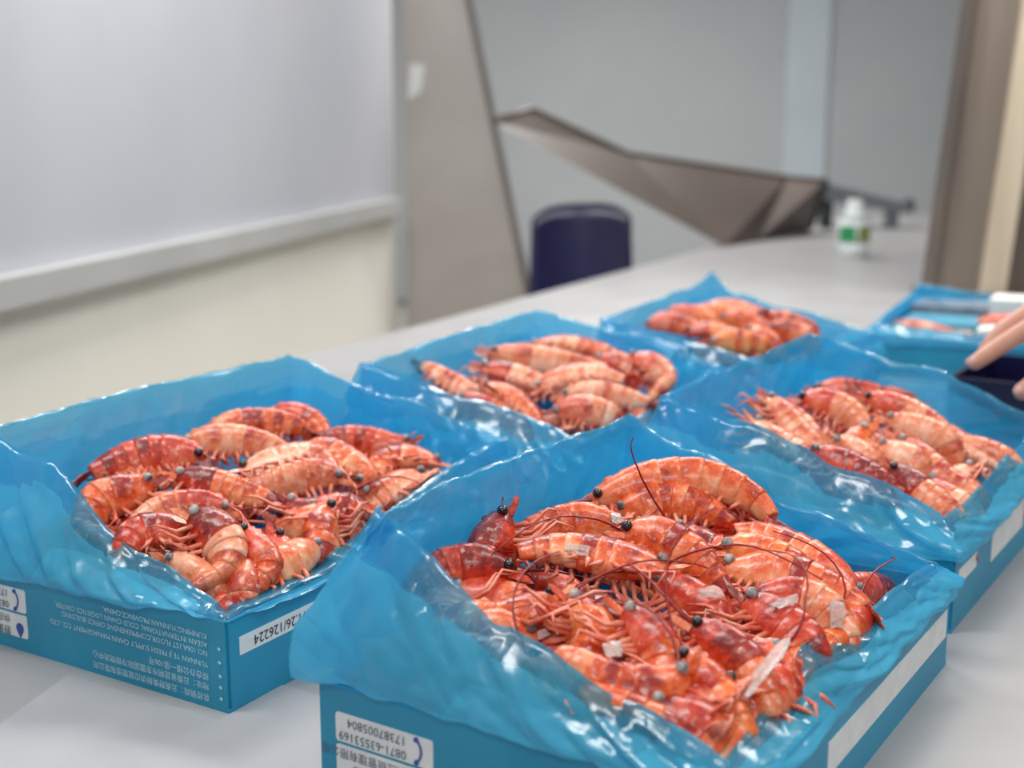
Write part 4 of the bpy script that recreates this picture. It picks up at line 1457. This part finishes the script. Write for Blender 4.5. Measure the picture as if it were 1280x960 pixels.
# metal column on the right: three upright bands
qb = Vector((1.42, 3.85, TZ))
ps = empty('metal_column', qb, 'brown and beige metal column standing on the table at the right edge', 'column')
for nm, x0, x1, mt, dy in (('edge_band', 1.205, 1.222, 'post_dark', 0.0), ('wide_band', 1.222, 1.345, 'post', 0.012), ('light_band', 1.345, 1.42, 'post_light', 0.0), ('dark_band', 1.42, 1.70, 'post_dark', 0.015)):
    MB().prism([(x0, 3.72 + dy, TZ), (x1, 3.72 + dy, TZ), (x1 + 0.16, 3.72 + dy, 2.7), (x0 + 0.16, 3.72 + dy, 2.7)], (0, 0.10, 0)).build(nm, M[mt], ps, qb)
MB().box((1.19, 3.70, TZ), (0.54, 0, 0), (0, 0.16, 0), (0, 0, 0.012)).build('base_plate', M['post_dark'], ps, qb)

# packs in the shallow box by the column
f = FR['side']
def pack(label, a0, b0, da, db, z0, hz, mt, tilt=0.0):
    o = f.p(a0, b0, z0)
    mb = MB().prism([o, o + f.A * da + Vector((0, 0, tilt)), o + f.A * da + f.B * db + Vector((0, 0, tilt)), o + f.B * db], (0, 0, hz))
    x = mb.build('food_pack', M[mt], None, o)
    tag(x, label, 'pack', 'packs in the shallow box')
pack('cream paper pack along the near wall of the shallow box', .02, .02, .16, .10, .05, .028, 'cream_pack')
pack('blue film pack in the middle of the shallow box', .03, .15, .20, .14, .05, .035, 'film_solid')
pack('grey film pack at the back of the shallow box', .02, .31, .15, .13, .055, .045, 'grey_film')
pack('white paper pack at the back of the shallow box', .18, .32, .09, .11, .06, .06, 'paper')
pack('white paper tag under the pointing hand in the shallow box', .20, .02, .10, .08, .06, .035, 'paper', .01)


# added dark tray shape, standing in for the shade under the hand
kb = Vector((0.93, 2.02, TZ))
kd = empty('shade_fill_tray', kb, 'added tray-shaped navy filler for the shade under the reaching hand', 'tray')
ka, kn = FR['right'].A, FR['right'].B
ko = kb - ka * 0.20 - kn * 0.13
MB().box(ko, ka * 0.42, kn * 0.26, (0, 0, 0.006)).build('shade_fill_floor', M['navy'], kd, kb)
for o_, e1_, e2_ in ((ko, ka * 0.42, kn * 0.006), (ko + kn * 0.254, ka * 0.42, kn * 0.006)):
    MB().box(o_ + Vector((0, 0, 0.006)), e1_, e2_, (0, 0, 0.085)).build('shade_fill_side', M['navy'], kd, kb)
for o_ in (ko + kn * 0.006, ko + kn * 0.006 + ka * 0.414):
    MB().box(o_ + Vector((0, 0, 0.006)), ka * 0.006, kn * 0.248, (0, 0, 0.085)).build('shade_fill_end', M['navy'], kd, kb)
# ------------------------------------------------------------------ hand at the right edge
def skin_chain(verts, edges, radii, sub=2):
    me = bpy.data.meshes.new('tmp_hand')
    me.from_pydata(verts, edges, [])
    o = bpy.data.objects.new('tmp_hand', me)
    col.objects.link(o)
    md = o.modifiers.new('Skin', 'SKIN')
    md.use_smooth_shade = True
    for i, sv in enumerate(me.skin_vertices[0].data):
        sv.radius = (radii[i][0], radii[i][1]) if isinstance(radii[i], tuple) else (radii[i], radii[i])
    me.skin_vertices[0].data[0].use_root = True
    ms = o.modifiers.new('Subsurf', 'SUBSURF')
    ms.levels = ms.render_levels = sub
    dg = bpy.context.evaluated_depsgraph_get()
    out = bpy.data.meshes.new_from_object(o.evaluated_get(dg))
    bpy.data.objects.remove(o, do_unlink=True)
    vs = [tuple(x.co) for x in out.vertices]
    fs_ = [tuple(p.vertices) for p in out.polygons]
    return vs, fs_


HB = Vector((0.70, 1.70, TZ + 0.16))
hv, he, hr = [], [], []
def add_chain(start, pts, rad):
    prev = start
    for p, r in zip(pts, rad):
        hv.append(p)
        hr.append(r)
        if prev is not None:
            he.append((prev, len(hv) - 1))
        prev = len(hv) - 1
    return prev
# wrist to knuckles
add_chain(None, [(1.06, 1.95, 1.22), (0.90, 1.83, 1.11), (0.825, 1.775, 1.055), (0.775, 1.735, 1.025), (0.735, 1.705, 1.003)],
          [(.034, .030), (.029, .024), (.027, .018), (.032, .017), (.030, .015)])
mbh = MB()
vs, fs_ = skin_chain(hv, he, hr)
mbh.add(vs, fs_)
fing = [  # index, middle, ring, little: knuckle to tip
    ([(0.745, 1.690, 1.006), (0.690, 1.672, 0.994), (0.640, 1.662, 0.965), (0.612, 1.656, 0.948), (0.590, 1.652, 0.934)], [.0125, .0115, .0105, .0100, .0078]),
    ([(0.750, 1.712, 1.012), (0.697, 1.706, 1.004), (0.650, 1.700, 0.976), (0.628, 1.697, 0.950), (0.622, 1.694, 0.930)], [.0128, .0118, .0108, .0098, .0076]),
    ([(0.762, 1.735, 1.015), (0.712, 1.738, 1.006), (0.672, 1.738, 0.975), (0.660, 1.736, 0.950), (0.662, 1.733, 0.934)], [.0122, .0112, .0102, .0092, .0072]),
    ([(0.775, 1.757, 1.015), (0.735, 1.766, 1.003), (0.705, 1.768, 0.978), (0.698, 1.766, 0.958), (0.702, 1.762, 0.944)], [.0108, .0098, .0088, .0080, .0064]),
    # thumb leaves the side of the palm
    ([(0.800, 1.728, 1.020), (0.762, 1.680, 0.985), (0.715, 1.652, 0.945), (0.676, 1.644, 0.915), (0.648, 1.642, 0.897)], [.0150, .0145, .0128, .0118, .0090])]
for pts, rad in fing:
    rad = [r * 1.2 for r in rad]
    vs, fs_ = skin_chain(pts, [(i, i + 1) for i in range(len(pts) - 1)], rad)
    mbh.add(vs, fs_)
person = empty('person', HB, 'bare hand of a person in a dark sleeve reaching in from the right', 'person')
mesh_obj('tmp', mbh.v, mbh.f, M['skin'], person, HB, True).name = 'hand'
ho = bpy.data.objects['hand']
rm = ho.modifiers.new('Remesh', 'REMESH')
rm.mode = 'VOXEL'
rm.voxel_size = 0.0022
rm.use_smooth_shade = True
sm = ho.modifiers.new('Smooth', 'SMOOTH')
sm.factor = 0.5
sm.iterations = 4
for (c, d_) in (((0.592, 1.6475, 0.941), (-0.022, -0.004, -0.014)), ((0.652, 1.6365, 0.905), (-0.028, -0.002, -0.018))):
    d_ = Vector(d_).normalized()
    MB().ball(c, 0.0075, 10, 6, (1.1, 0.35, 0.8)).build('fingernail', M['nail'], person, HB, True)
MB().tube([(0.86, 1.80, 1.085), (0.93, 1.85, 1.13), (1.06, 1.95, 1.22), (1.25, 2.1, 1.34)], [.040, .046, .052, .058], 14).build('sleeve', M['sleeve'], person, HB, True)
